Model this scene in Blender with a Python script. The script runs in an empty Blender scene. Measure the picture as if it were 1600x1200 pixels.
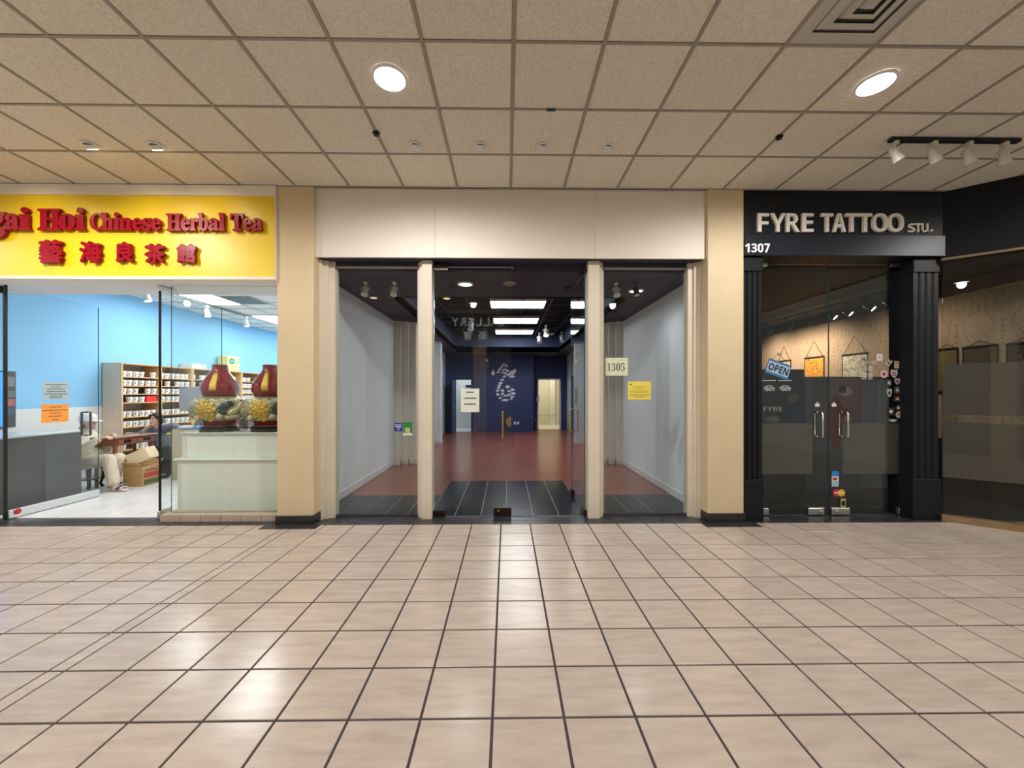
import bpy, bmesh, math, random
from mathutils import Vector, Matrix
random.seed(7)
S = bpy.context.scene
COL = S.collection
# ------------------------------------------------------------------ camera
F, CX, HY, EYE, YAW = 600.0, 800.0, 613.0, 1.497, 0.0135
cd = bpy.data.cameras.new('camera'); cd.sensor_width = 36; cd.lens = 36 * F / 1600; cd.shift_y = 13 / 1600
cd.clip_start = .05; cd.clip_end = 100
cam = bpy.data.objects.new('camera', cd); COL.objects.link(cam)
cam.location = (0, 0, EYE); cam.rotation_euler = (math.pi / 2, 0, -YAW)
S.camera = cam
# ------------------------------------------------------------------ world, lights, exposure
w = bpy.data.worlds.new('world'); S.world = w; w.use_nodes = True
w.node_tree.nodes['Background'].inputs[0].default_value = (1, .93, .82, 1)
w.node_tree.nodes['Background'].inputs[1].default_value = .55
S.view_settings.view_transform = 'Standard'; S.view_settings.look = 'None'
S.view_settings.exposure = 0.0; S.view_settings.gamma = 1; S.view_settings.use_curve_mapping = False
S.cycles.transparent_max_bounces = 24
S.cycles.max_bounces = 8; S.cycles.diffuse_bounces = 4; S.cycles.glossy_bounces = 4; S.cycles.adaptive_threshold = .035
S.cycles.sample_clamp_indirect = 6

def spot(name, loc, target, watts, size=110, blend=1, col=(1, .95, .87), r=.08):
    l = bpy.data.lights.new(name, 'SPOT'); l.energy = watts; l.spot_size = math.radians(size); l.spot_blend = blend
    l.color = col; l.shadow_soft_size = r
    o = bpy.data.objects.new(name, l); COL.objects.link(o); o.location = loc
    o.rotation_euler = (Vector(target) - Vector(loc)).to_track_quat('-Z', 'Y').to_euler()
    return o
CEIL = 3.834
MALL_W, SIGN_W = 160, 15
for lx in (-8.19, -4.53, -.87, 2.79, 6.45):
    for ly in (2.868, -.79):
        spot('downlight_lamp', (lx, ly, CEIL - .06), (lx, ly, 0), MALL_W * (1 if ly > 0 else .72), 178, .5, (1, .965, .92), .07)

# ------------------------------------------------------------------ pixel helpers (image 1600 x 1200, real depths)
cs, sn = math.cos(YAW), math.sin(YAW)
def PT(px, py, Y):
    t = (px - CX) / F
    X = Y * (t * cs + sn) / (cs - t * sn)
    d = X * sn + Y * cs
    return Vector((X, Y, EYE + (HY - py) / F * d))
def PX(px, Y): return PT(px, 600, Y).x
def PZ(py, px, Y): return PT(px, py, Y).z

# ------------------------------------------------------------------ materials
MATS = {}
def mat(name, col, rough=.5, metal=0, spec=.5, var=0, scale=6, bump=0, bscale=60, emit=0, coat=0, stretch=None, col2=None, obj_rand=0):
    if name in MATS: return MATS[name]
    m = bpy.data.materials.new(name); m.use_nodes = True; MATS[name] = m
    nt = m.node_tree; b = nt.nodes['Principled BSDF']
    c = (*col, 1)
    b.inputs['Base Color'].default_value = c; b.inputs['Roughness'].default_value = rough
    b.inputs['Metallic'].default_value = metal; b.inputs['Specular IOR Level'].default_value = spec
    b.inputs['Coat Weight'].default_value = coat; b.inputs['Coat Roughness'].default_value = .08
    if emit: b.inputs['Emission Color'].default_value = c; b.inputs['Emission Strength'].default_value = emit
    geo = nt.nodes.new('ShaderNodeNewGeometry'); vec = geo.outputs['Position']
    if stretch:
        mp = nt.nodes.new('ShaderNodeMapping'); mp.inputs['Scale'].default_value = stretch
        nt.links.new(vec, mp.inputs['Vector']); vec = mp.outputs['Vector']
    if var or col2:
        n = nt.nodes.new('ShaderNodeTexNoise'); n.inputs['Scale'].default_value = scale; n.inputs['Detail'].default_value = 5
        n.inputs['Roughness'].default_value = .6
        nt.links.new(vec, n.inputs['Vector'])
        r = nt.nodes.new('ShaderNodeValToRGB'); r.color_ramp.elements[0].position = .33; r.color_ramp.elements[1].position = .68
        a = col2 if col2 else tuple(max(0, x * (1 - var)) for x in col); z = col if col2 else tuple(min(1, x * (1 + var)) for x in col)
        r.color_ramp.elements[0].color = (*a, 1); r.color_ramp.elements[1].color = (*z, 1)
        nt.links.new(n.outputs['Fac'], r.inputs['Fac']); out = r.outputs['Color']
        if obj_rand:
            oi = nt.nodes.new('ShaderNodeObjectInfo'); mr = nt.nodes.new('ShaderNodeMapRange')
            mr.inputs['To Min'].default_value = 1 - obj_rand; mr.inputs['To Max'].default_value = 1 + obj_rand
            nt.links.new(oi.outputs['Random'], mr.inputs['Value'])
            hs = nt.nodes.new('ShaderNodeHueSaturation'); nt.links.new(out, hs.inputs['Color']); nt.links.new(mr.outputs['Result'], hs.inputs['Value'])
            out = hs.outputs['Color']
        nt.links.new(out, b.inputs['Base Color'])
    if bump:
        n2 = nt.nodes.new('ShaderNodeTexNoise'); n2.inputs['Scale'].default_value = bscale; n2.inputs['Detail'].default_value = 4
        nt.links.new(geo.outputs['Position'], n2.inputs['Vector'])
        bp = nt.nodes.new('ShaderNodeBump'); bp.inputs['Strength'].default_value = bump; bp.inputs['Distance'].default_value = .01
        nt.links.new(n2.outputs['Fac'], bp.inputs['Height']); nt.links.new(bp.outputs['Normal'], b.inputs['Normal'])
    return m
def glass_mat(name, tint=(.965, .985, .978), base=.022, film=0, filmcol=(.3, .27, .24)):
    if name in MATS: return MATS[name]
    m = bpy.data.materials.new(name); m.use_nodes = True; MATS[name] = m
    nt = m.node_tree; nt.nodes.remove(nt.nodes['Principled BSDF']); out = nt.nodes['Material Output']
    lw = nt.nodes.new('ShaderNodeLayerWeight'); lw.inputs['Blend'].default_value = .5
    pw = nt.nodes.new('ShaderNodeMath'); pw.operation = 'POWER'; pw.inputs[1].default_value = 5
    nt.links.new(lw.outputs['Facing'], pw.inputs[0])
    ma = nt.nodes.new('ShaderNodeMath'); ma.operation = 'MULTIPLY_ADD'; ma.inputs[1].default_value = .8; ma.inputs[2].default_value = base
    nt.links.new(pw.outputs[0], ma.inputs[0])
    tr = nt.nodes.new('ShaderNodeBsdfTransparent'); tr.inputs[0].default_value = (*tint, 1)
    gl = nt.nodes.new('ShaderNodeBsdfGlossy'); gl.inputs['Roughness'].default_value = .0; gl.inputs[0].default_value = (.95, 1, 1, 1)
    base_sh = tr.outputs[0]
    if film:
        df = nt.nodes.new('ShaderNodeBsdfDiffuse'); df.inputs[0].default_value = (*filmcol, 1)
        tl = nt.nodes.new('ShaderNodeBsdfTranslucent'); tl.inputs[0].default_value = (*filmcol, 1)
        m1 = nt.nodes.new('ShaderNodeMixShader'); m1.inputs[0].default_value = .55
        nt.links.new(df.outputs[0], m1.inputs[1]); nt.links.new(tl.outputs[0], m1.inputs[2])
        m2 = nt.nodes.new('ShaderNodeMixShader'); m2.inputs[0].default_value = film
        nt.links.new(tr.outputs[0], m2.inputs[1]); nt.links.new(m1.outputs[0], m2.inputs[2]); base_sh = m2.outputs[0]
        gl.inputs['Roughness'].default_value = .25
    mx = nt.nodes.new('ShaderNodeMixShader')
    nt.links.new(ma.outputs[0], mx.inputs[0]); nt.links.new(base_sh, mx.inputs[1]); nt.links.new(gl.outputs[0], mx.inputs[2])
    nt.links.new(mx.outputs[0], out.inputs['Surface'])
    return m
GLASS = glass_mat('clear_glass')
EDGE = mat('glass_edge', (.035, .075, .068), .15)
# the mall
M_TILE = mat('floor_tile', (.57, .485, .415), .21, 0, .5, scale=3.2, stretch=(1.0, 5.5, 1), col2=(.47, .385, .33), obj_rand=.045)
M_GROUT = mat('dark_grout', (.055, .04, .045), .7)
M_CTILE = mat('ceiling_tile', (.75, .70, .60), .9, 0, .2, var=.13, scale=70, bump=.7, bscale=75, obj_rand=.03)
M_TEE = mat('ceiling_tee', (.33, .29, .235), .6)
M_COLUMN = mat('beige_column', (.66, .53, .34), .65, var=.03, scale=3)
M_WHITE_SIGN = mat('cream_board', (.80, .74, .65), .6, var=.015, scale=2)
M_CREAM = mat('cream_paint', (.70, .625, .51), .55, var=.03, scale=4)
M_BLACKTILE = mat('black_tile', (.022, .022, .024), .28, var=.3, scale=9)
M_THRESH = mat('charcoal_tile', (.035, .035, .04), .3, var=.3, scale=12, obj_rand=.2)
M_BLACK = mat('black_paint', (.007, .008, .011), .5, 0, .25)
M_BLACKMETAL = mat('black_metal', (.02, .018, .016), .35, .6)
M_STEEL = mat('brushed_steel', (.62, .62, .60), .28, 1)
M_BRASS = mat('brass', (.50, .34, .12), .3, 1)
M_BRONZE = mat('dark_bronze', (.035, .025, .02), .35, .7)
M_WHITE = mat('white_plastic', (.78, .77, .74), .4)
M_LAMP = mat('lamp_lens', (1, .97, 1), .5, emit=14)
M_LAMPW = mat('warm_lamp_lens', (1, .84, .6), .5, emit=16)
M_DARK = mat('dark_void', (.01, .01, .012), .8)
# left shop
M_YELLOW = mat('yellow_sign_face', (.82, .595, .010), .38, var=.02, scale=2)
M_RED = mat('red_sign_letter', (.29, .0, .012), .3, 0, .22)
M_BLUE = mat('sky_blue_wall', (.25, .56, .86), .7)
M_WALLW = mat('white_wall', (.78, .78, .77), .7)
M_LFLOOR = mat('pale_plank_floor', (.76, .77, .78), .25, scale=4, stretch=(4, .7, 1), col2=(.60, .61, .62))
M_LCEIL = mat('white_ceiling_tile', (.74, .76, .74), .9)
M_PANEL = mat('light_panel', (1, 1, 1), .5, emit=22)
M_BIRCH = mat('birch_board', (.70, .46, .22), .45, scale=5, stretch=(6, 6, .8), col2=(.60, .37, .16))
M_BIRCHSIDE = mat('grey_birch_side', (.84, .69, .51), .5, scale=5, stretch=(6, 6, .8), col2=(.78, .63, .46))
M_TUB = mat('white_tub', (.84, .84, .82), .35)
M_INK = mat('black_ink', (.03, .03, .03), .6)
M_COUNTER = mat('pale_green_counter', (.76, .80, .74), .35)
M_COUNTERD = mat('laminate_brown_reflection', (.055, .048, .042), .3, scale=2, stretch=(3, 3, .4), col2=(.04, .032, .024))  # dark grey laminate with a reflection's brown put into its colour
M_COUNTERT = mat('pale_counter_top', (.50, .56, .55), .25)
M_VASE = mat('oxblood_glaze', (.20, .006, .014), .08, coat=.5)
M_GOLD = mat('antique_gold', (.62, .43, .10), .28, .9, bump=.8, bscale=90)
M_VASED = mat('vase_relief_ground', (.62, .56, .36), .3, .25, scale=30, col2=(.08, .09, .06), bump=.9, bscale=60)
M_LEAFC = mat('cream_leaf', (.62, .56, .36), .3, .2)
M_LEAFD = mat('dark_leaf', (.035, .05, .055), .25, .2)
M_BLACKWOOD = mat('black_wood', (.018, .014, .012), .3)
M_WOODR = mat('red_brown_wood', (.30, .105, .045), .35, scale=6, stretch=(2, 2, 12), col2=(.19, .06, .028))
M_CARD = mat('cardboard', (.50, .30, .13), .8, var=.06, scale=8)
M_CARDP = mat('pale_cardboard', (.70, .58, .38), .8, var=.05, scale=8)
# centre shop
M_NAVY = mat('navy_wall', (.026, .042, .15), .55, var=.1, scale=2)
M_NAVYC = mat('navy_ceiling', (.034, .033, .060), .7)
M_GREYW = mat('pale_grey_wall', (.74, .79, .83), .6, var=.03, scale=1.5)
M_PILG = mat('grey_cream_pilaster', (.74, .72, .64), .6)
M_REDFLOOR = mat('red_brown_floor', (.30, .095, .062), .24, scale=4, stretch=(.9, 7, 1), col2=(.245, .075, .05))
M_TRAY = mat('black_open_ceiling', (.008, .008, .012), .9)
M_TRAYTEE = mat('dark_tee', (.035, .035, .045), .6)
M_CREAMROOM = mat('cream_room', (.80, .76, .62), .7)
M_BASEB = mat('white_baseboard', (.66, .69, .72), .5)
M_CHALK = mat('white_brush_paint', (.78, .80, .86), .8, var=.1, scale=40)
M_PAPERG = mat('pale_green_paper', (.66, .70, .50), .8)
M_PAPERW = mat('white_paper', (.72, .76, .66), .8)
M_PAPERY = mat('yellow_paper', (.80, .66, .10), .8)
M_PAPERO = mat('orange_paper', (.90, .32, .05), .8)
M_PAPERGR = mat('grey_paper', (.42, .50, .50), .8)
# tattoo shop
M_FILM = glass_mat('frosted_film', (.9, .9, .9), .012, .86, (.19, .168, .145))
M_FLOORD = mat('dark_floor', (.03, .03, .03), .35)
M_CEILD = mat('dark_ceiling', (.012, .012, .014), .7)
M_PLUM = mat('plum_soffit', (.10, .045, .05), .7)

# ------------------------------------------------------------------ mesh builder
WL = {}
class MB:
    def __init__(s): s.v = []; s.f = []; s.m = []; s.k = 0
    def add(s, vs, fs, k=None):
        n = len(s.v); s.v += [tuple(v) for v in vs]; s.f += [tuple(i + n for i in f) for f in fs]; s.m += [s.k if k is None else k] * len(fs); return s
    def box(s, x0, x1, y0, y1, z0, z1, k=None):
        return s.add([(x0, y0, z0), (x1, y0, z0), (x1, y1, z0), (x0, y1, z0), (x0, y0, z1), (x1, y0, z1), (x1, y1, z1), (x0, y1, z1)],
                     [(3, 2, 1, 0), (4, 5, 6, 7), (0, 1, 5, 4), (1, 2, 6, 5), (2, 3, 7, 6), (3, 0, 4, 7)], k)
    def bbox(s, x0, x1, y0, y1, z0, z1, b=.01, k=None):      # box with chamfered edges
        vs = []
        for sx, X in ((1, x0), (-1, x1)):
            for sy, Y in ((1, y0), (-1, y1)):
                for sz, Z in ((1, z0), (-1, z1)):
                    vs += [(X, Y + sy * b, Z + sz * b), (X + sx * b, Y, Z + sz * b), (X + sx * b, Y + sy * b, Z)]
        bm = bmesh.new()
        for v in vs: bm.verts.new(v)
        bmesh.ops.convex_hull(bm, input=bm.verts)
        bmesh.ops.dissolve_limit(bm, angle_limit=.02, verts=bm.verts, edges=bm.edges)
        bm.verts.index_update()
        s.add([v.co[:] for v in bm.verts], [[v.index for v in f.verts] for f in bm.faces], k); bm.free(); return s
    def prism(s, poly, z0, z1, k=None):                       # plan polygon (counter-clockwise from above)
        n = len(poly)
        vs = [(x, y, z0) for x, y in poly] + [(x, y, z1) for x, y in poly]
        fs = [tuple(range(n - 1, -1, -1)), tuple(range(n, 2 * n))] + [(i, (i + 1) % n, n + (i + 1) % n, n + i) for i in range(n)]
        return s.add(vs, fs, k)
    def tube(s, pts, r, n=8, k=None, closed=False):
        pts = [Vector(p) for p in pts]; L = len(pts); rings = []
        rr = r if isinstance(r, (list, tuple)) else [r] * L
        up = None
        for i, p in enumerate(pts):
            if closed: d = pts[(i + 1) % L] - pts[i - 1]
            else: d = pts[min(i + 1, L - 1)] - pts[max(i - 1, 0)]
            d.normalize()
            if up is None:
                up = Vector((0, 0, 1)) if abs(d.z) < .9 else Vector((1, 0, 0))
            a = d.cross(up).normalized(); b = a.cross(d).normalized(); up = b
            rings.append([p + (a * math.cos(2 * math.pi * j / n) + b * math.sin(2 * math.pi * j / n)) * rr[i] for j in range(n)])
        vs = [v for rg in rings for v in rg]; fs = []
        for i in range(L if closed else L - 1):
            i2 = (i + 1) % L
            fs += [(i * n + j, i * n + (j + 1) % n, i2 * n + (j + 1) % n, i2 * n + j) for j in range(n)]
        if not closed: fs += [tuple(range(n - 1, -1, -1)), tuple((L - 1) * n + j for j in range(n))]
        return s.add(vs, fs, k)
    def lathe(s, prof, c=(0, 0, 0), n=24, k=None, caps=True, M=None):
        vs = []; fs = []; L = len(prof)
        for r, z in prof:
            for j in range(n):
                a = 2 * math.pi * j / n; p = Vector((r * math.cos(a), r * math.sin(a), z))
                if M: p = M @ p
                vs.append(p + Vector(c))
        for i in range(L - 1): fs += [(i * n + j, i * n + (j + 1) % n, (i + 1) * n + (j + 1) % n, (i + 1) * n + j) for j in range(n)]
        if caps: fs += [tuple(range(n - 1, -1, -1)), tuple((L - 1) * n + j for j in range(n))]
        return s.add(vs, fs, k)
    def ball(s, c, r, k=None, n=12, m=8):
        rx, ry, rz = r if isinstance(r, (tuple, list)) else (r, r, r)
        vs = [(c[0], c[1], c[2] - rz)]; fs = []
        for i in range(1, m):
            t = -math.pi / 2 + math.pi * i / m
            for j in range(n):
                a = 2 * math.pi * j / n
                vs.append((c[0] + rx * math.cos(t) * math.cos(a), c[1] + ry * math.cos(t) * math.sin(a), c[2] + rz * math.sin(t)))
        vs.append((c[0], c[1], c[2] + rz))
        fs += [(0, 1 + (j + 1) % n, 1 + j) for j in range(n)]
        for i in range(m - 2): fs += [(1 + i * n + j, 1 + i * n + (j + 1) % n, 1 + (i + 1) * n + (j + 1) % n, 1 + (i + 1) * n + j) for j in range(n)]
        e = len(vs) - 1; b = 1 + (m - 2) * n
        fs += [(b + j, b + (j + 1) % n, e) for j in range(n)]
        return s.add(vs, fs, k)
    def xf(s, M, start=0):
        for i in range(start, len(s.v)): s.v[i] = tuple(M @ Vector(s.v[i]))
        return s
    def build(s, name, mats, parent=None, smooth=False, label=None, cat=None, group=None, kind=None):
        xs = [v[0] for v in s.v]; ys = [v[1] for v in s.v]; zs = [v[2] for v in s.v]
        c = Vector(((min(xs) + max(xs)) / 2, (min(ys) + max(ys)) / 2, min(zs)))
        me = bpy.data.meshes.new(name)
        me.from_pydata([(v[0] - c.x, v[1] - c.y, v[2] - c.z) for v in s.v], [], s.f)
        for m in (mats if isinstance(mats, (list, tuple)) else [mats]): me.materials.append(m)
        for p, k in zip(me.polygons, s.m): p.material_index = k; p.use_smooth = bool(smooth)
        me.update()
        if smooth and smooth is not True: me.set_sharp_from_angle(angle=math.radians(smooth))
        return place(name, me, c, parent, label, cat, group, kind)
def place(name, me, c, parent=None, label=None, cat=None, group=None, kind=None):
    o = bpy.data.objects.new(name, me); COL.objects.link(o)
    c = Vector(c); WL[o.name] = c.copy()
    if parent is not None: o.parent = parent; o.location = c - WL[parent.name]
    else: o.location = c
    return tag(o, label, cat, group, kind)
def tag(o, label=None, cat=None, group=None, kind=None):
    if label: o['label'] = label
    if cat: o['category'] = cat
    if group: o['group'] = group
    if kind: o['kind'] = kind
    return o
def empty(name, loc, label, cat, group=None, kind=None):
    return place(name, None, loc, None, label, cat, group, kind)
def copy_tree(o, dx, label=None, parent=None, first=True):       # copy of a thing and of each of its parts, moved by dx
    c = o.copy(); COL.objects.link(c); c.parent = parent; WL[c.name] = WL[o.name] + Vector(dx)
    if first: c.location = o.location + Vector(dx)
    if label: c['label'] = label
    for ch in o.children: copy_tree(ch, dx, None, c, False)
    return c
def BX(name, x0, x1, y0, y1, z0, z1, m, parent=None, bev=0, **k):
    b = MB()
    b.bbox(x0, x1, y0, y1, z0, z1, bev) if bev else b.box(x0, x1, y0, y1, z0, z1)
    return b.build(name, m, parent, **k)

# ------------------------------------------------------------------ lettering
def sty(ch, style):
    base = {'serif': 0x1D400, 'sans': 0x1D5D4}.get(style)
    if base is None: return ch
    dig = 0x1D7CE if style == 'serif' else 0x1D7EC
    r = ''
    for c in ch:
        r += chr(base + ord(c) - 65) if 'A' <= c <= 'Z' else chr(base + 26 + ord(c) - 97) if 'a' <= c <= 'z' else chr(dig + int(c)) if c.isdigit() else c
    return r
def text_verts(body, style=None, ext=.02, off=0, bevel=0, res=3):
    cu = bpy.data.curves.new('lettering', 'FONT'); cu.body = sty(body, style); cu.extrude = ext; cu.offset = off; cu.resolution_u = res
    cu.bevel_depth = bevel; cu.bevel_resolution = 1
    o = bpy.data.objects.new('lettering', cu); COL.objects.link(o)
    bpy.context.view_layer.update()
    me = bpy.data.meshes.new_from_object(o.evaluated_get(bpy.context.evaluated_depsgraph_get()))
    vs = [v.co.copy() for v in me.vertices]; fs = [tuple(p.vertices) for p in me.polygons]
    bpy.data.objects.remove(o); bpy.data.curves.remove(cu); bpy.data.meshes.remove(me)
    return vs, fs
def text_into(mb, body, x0, x1, z0, z1, yb, depth, style=None, off=0, k=None, bevel=0, keep=False, res=3):
    vs, fs = text_verts(body, style, .02, off, bevel, res)
    ax, bx = min(v.x for v in vs), max(v.x for v in vs); ay, by = min(v.y for v in vs), max(v.y for v in vs)
    az, bz = min(v.z for v in vs), max(v.z for v in vs)
    if keep:                                                     # keep the aspect, centre in the rectangle
        sc = min((x1 - x0) / (bx - ax), (z1 - z0) / (by - ay)); mx, mz = (x0 + x1) / 2, (z0 + z1) / 2
        x0, x1 = mx - sc * (bx - ax) / 2, mx + sc * (bx - ax) / 2; z0, z1 = mz - sc * (by - ay) / 2, mz + sc * (by - ay) / 2
    out = [(x0 + (v.x - ax) / (bx - ax) * (x1 - x0), yb - (v.z - az) / max(1e-6, bz - az) * depth, z0 + (v.y - ay) / (by - ay) * (z1 - z0)) for v in vs]
    return mb.add(out, fs, k)
def pxtext(name, body, px0, px1, py0, py1, Y, depth, m, parent, style=None, off=0, bevel=0, label=None):
    mb = MB(); a = PT(px0, py1, Y); b = PT(px1, py0, Y)
    text_into(mb, body, a.x, b.x, a.z, b.z, Y, depth, style, off, None, bevel)
    return mb.build(name, m, parent, label=label)

# ================================================================== THE MALL
G = .33; X0, Y0 = -.066, 1.766
fl = BX('floor', -8.2, 7.6, -2.2, 4.36, -.08, -.006, M_GROUT, label='cream mall floor of square tiles with dark grout joints', cat='floor', kind='structure')
xj = [X0 + G * k for k in range(-7, 24)]
xl = [X0 - 7 * G - .09 - G * k for k in range(0, 18)]
cols = [(a, a + G) for a in xj] + [(X0 - 7 * G - .09, X0 - 7 * G)] + [(a - G, a) for a in xl]
rows = [(Y0 + G * k, Y0 + G * (k + 1)) for k in range(-12, 7)] + [(Y0 + 7 * G, 4.36)]
rest = MB(); tile_me = {}
for (ya, yb) in rows:
    for (xa, xb) in cols:
        g = .0065
        if xb > 7.6: continue
        wx, wy = xb - xa - 2 * g, yb - ya - (2 * g if yb < 4.3 else g)
        vis = yb > 1.45 and min(abs(xa), abs(xb)) < yb * 1.36 and not (xa > 4.9 and yb > 4.45)
        if vis:
            key = (round(wx, 3), round(wy, 3))
            if key not in tile_me:
                b = MB().bbox(-wx / 2, wx / 2, -wy / 2, wy / 2, -.008, 0, .0015)
                me = bpy.data.meshes.new('tile'); me.from_pydata(b.v, [], b.f); me.materials.append(M_TILE); tile_me[key] = me
            place('tile', tile_me[key], ((xa + xb) / 2, ya + g + wy / 2, 0), fl)
        else: rest.box(xa + g, xa + g + wx, ya + g, ya + g + wy, -.008, 0)
rest.build('far_tiles', M_TILE, fl, kind='stuff')

# suspended ceiling
ce = BX('ceiling', -8.2, 7.6, -2.2, 4.46, CEIL + .02, CEIL + .12, M_DARK, label='beige suspended ceiling of speckled square tiles on a metal grid', cat='ceiling', kind='structure')
T = .61; cx0, cy0 = .045, 4.393
DIFF = (3, -4)
rest = MB(); ctm = None
holes = []
for i in range(-14, 13):
    for j in range(-11, 0):
        xa, ya = cx0 + T * i, cy0 + T * j
        if xa + T > 7.7: continue
        if (i, j) == DIFF: continue
        g = .011
        if ya + T > 1.9 and min(abs(xa), abs(xa + T)) < (ya + T) * 1.4:
            if ctm is None:
                b = MB().bbox(-T / 2 + g, T / 2 - g, -T / 2 + g, T / 2 - g, .003, .02, .004)
                ctm = bpy.data.meshes.new('ceiling_tile'); ctm.from_pydata(b.v, [], b.f); ctm.materials.append(M_CTILE)
            place('ceiling_tile', ctm, (xa + T / 2, ya + T / 2, CEIL), ce)
        else: rest.box(xa + g, xa + T - g, ya + g, ya + T - g, CEIL + .003, CEIL + .02)
rest.build('far_ceiling_tiles', M_CTILE, ce, kind='stuff')
for i in range(-13, 13):
    x = cx0 + T * i; BX('main_runner', x - .012, x + .012, -2.2, 4.40, CEIL - .003, CEIL + .022, M_TEE, ce)
for j in range(-10, 1):
    y = cy0 + T * j; BX('cross_tee', -8.2, 7.6, y - .010, y + .010, CEIL - .001, CEIL + .021, M_TEE, ce)
for nm, px, py in (('sprinkler_head', 587, 209), ('sprinkler_head', 1214, 217)):
    p = PT(px, py, 3.47); x = cx0 - 2 * T if px < 800 else cx0 + 4 * T
    s = empty(nm, (x, 3.47, CEIL - .05), 'small dark sprinkler head on the ceiling grid ' + ('above the blank white sign' if px < 800 else 'above the tattoo studio sign'), 'sprinkler', 'ceiling sprinklers')
    MB().lathe([(.032, CEIL - .008), (.032, CEIL - .003)], (x, 3.47, 0), 14).build('escutcheon', M_BRONZE, s)
    MB().lathe([(.010, CEIL - .02), (.012, CEIL - .008)], (x, 3.47, 0), 10).build('body', M_BRONZE, s)
    MB().lathe([(.022, CEIL - .028), (.024, CEIL - .025), (.008, CEIL - .020)], (x, 3.47, 0), 12).build('deflector', M_BRONZE, s)
p = PT(861, 168, 3.17)
BX('ceiling_tag', p.x - .035, p.x + .035, 3.155, 3.175, CEIL - .012, CEIL - .004, mat('dark_green_tag', (.02, .05, .045), .5), label='tiny dark green tag on the ceiling grid above the centre shop', cat='tag')
# air diffuser
xa, ya = cx0 + T * DIFF[0], cy0 + T * DIFF[1]; xc, yc = xa + T / 2, ya + T / 2
df = empty('air_diffuser', (xc, yc, CEIL - .03), 'square grey ceiling air diffuser with concentric louvres', 'air vent')
M_DIFF = mat('diffuser_metal', (.52, .49, .44), .45)
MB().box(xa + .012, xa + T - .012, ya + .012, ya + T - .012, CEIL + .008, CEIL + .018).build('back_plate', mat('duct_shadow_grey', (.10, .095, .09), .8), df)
for q, (ro, ri, dz) in enumerate(((.298, .205, -.008), (.193, .130, -.018), (.116, .066, -.024), (.052, .0, -.028))):
    b = MB(); z0 = CEIL + .004; z1 = CEIL + dz
    def ring(r, z): return [(xc - r, yc - r, z), (xc + r, yc - r, z), (xc + r, yc + r, z), (xc - r, yc + r, z)]
    ri = max(ri, .001)
    vs = ring(ro, z0) + ring((ro + ri) / 2, z1) + ring(ri, z1 + .004) + ring((ro + ri) / 2, z0 + .004)
    b.add(vs, [(a * 4 + i, a * 4 + (i + 1) % 4, ((a + 1) % 4) * 4 + (i + 1) % 4, ((a + 1) % 4) * 4 + i) for a in range(4) for i in range(4)])
    b.build('louvre', M_DIFF, df)
# recessed downlights
for n, (i, j) in enumerate(((-2, -3), (4, -3), (-8, -3), (10, -3), (-2, -9), (4, -9), (-8, -9))):
    x, y = cx0 + T * (i + .5), cy0 + T * (j + .5)
    nm = ['above the blank white shop sign', 'in front of the tattoo studio', 'in front of the tea shop', 'at the far right', 'behind the viewer', 'behind the viewer on the right', 'behind the viewer on the left'][n]
    d = empty('recessed_downlight', (x, y, CEIL - .02), 'bright round recessed ceiling downlight ' + nm, 'ceiling light', 'mall ceiling downlights')
    MB().lathe([(.132, CEIL - .002), (.132, CEIL - .009), (.112, CEIL - .012), (.110, CEIL - .001)], (x, y, 0), 32, caps=False).build('trim_ring', M_WHITE, d, smooth=40)
    MB().lathe([(.108, CEIL - .006), (.07, CEIL - .010), (.001, CEIL - .012)], (x, y, 0), 32).build('lens', M_LAMP, d)
def eyeball(x, y, z, lit, tilt, label, group, m_ring=None, r=.062):
    d = empty('eyeball_downlight', (x, y, z - .03), label, 'ceiling light', group)
    m_ring = m_ring or M_WHITE
    MB().lathe([(r, z - .001), (r * .97, z - .008), (r * .74, z - .010), (r * .70, z + .0)], (x, y, 0), 24, caps=False).build('trim_ring', m_ring, d, smooth=40)
    M = Matrix.Translation((x, y, z - .004)) @ Matrix.Rotation(tilt, 4, 'X')
    MB().lathe([(r * .30, -.034), (r * .62, -.030), (r * .70, -.012), (r * .68, .006)], (0, 0, 0), 20).xf(M).build('eyeball', m_ring, d, smooth=40)
    MB().lathe([(r * .001, -.036), (r * .52, -.0355), (r * .52, -.030)], (0, 0, 0), 20).xf(M).build('lens', M_LAMPW if lit else M_WHITE, d)
ordn = ['first', 'second', 'third', 'fourth']
for n, px in enumerate((649, 751, 848, 949)):
    eyeball(PX(px, 3.642), 3.642, CEIL - .0, False, .5, 'unlit white eyeball downlight, %s from the tea shop side of the row of four' % ordn[n], 'unlit eyeball downlights')
for n, px in enumerate((141, 243)):
    x = PX(px, 3.68)
    eyeball(x, 3.68, CEIL, True, .6, 'lit eyeball downlight over the yellow tea sign, %s the cream column' % ('farther from' if n == 0 else 'nearer'), 'lit eyeball downlights over the tea sign', r=.07)
    spot('sign_lamp', (x, 3.71, CEIL - .055), (x, 4.42, 2.75), SIGN_W, 125, 1, (1, .80, .52), .03)
for x in (-5.2, -6.4): spot('sign_lamp', (x, 3.71, CEIL - .055), (x, 4.42, 2.75), SIGN_W, 125, 1, (1, .80, .52), .03)
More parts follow.
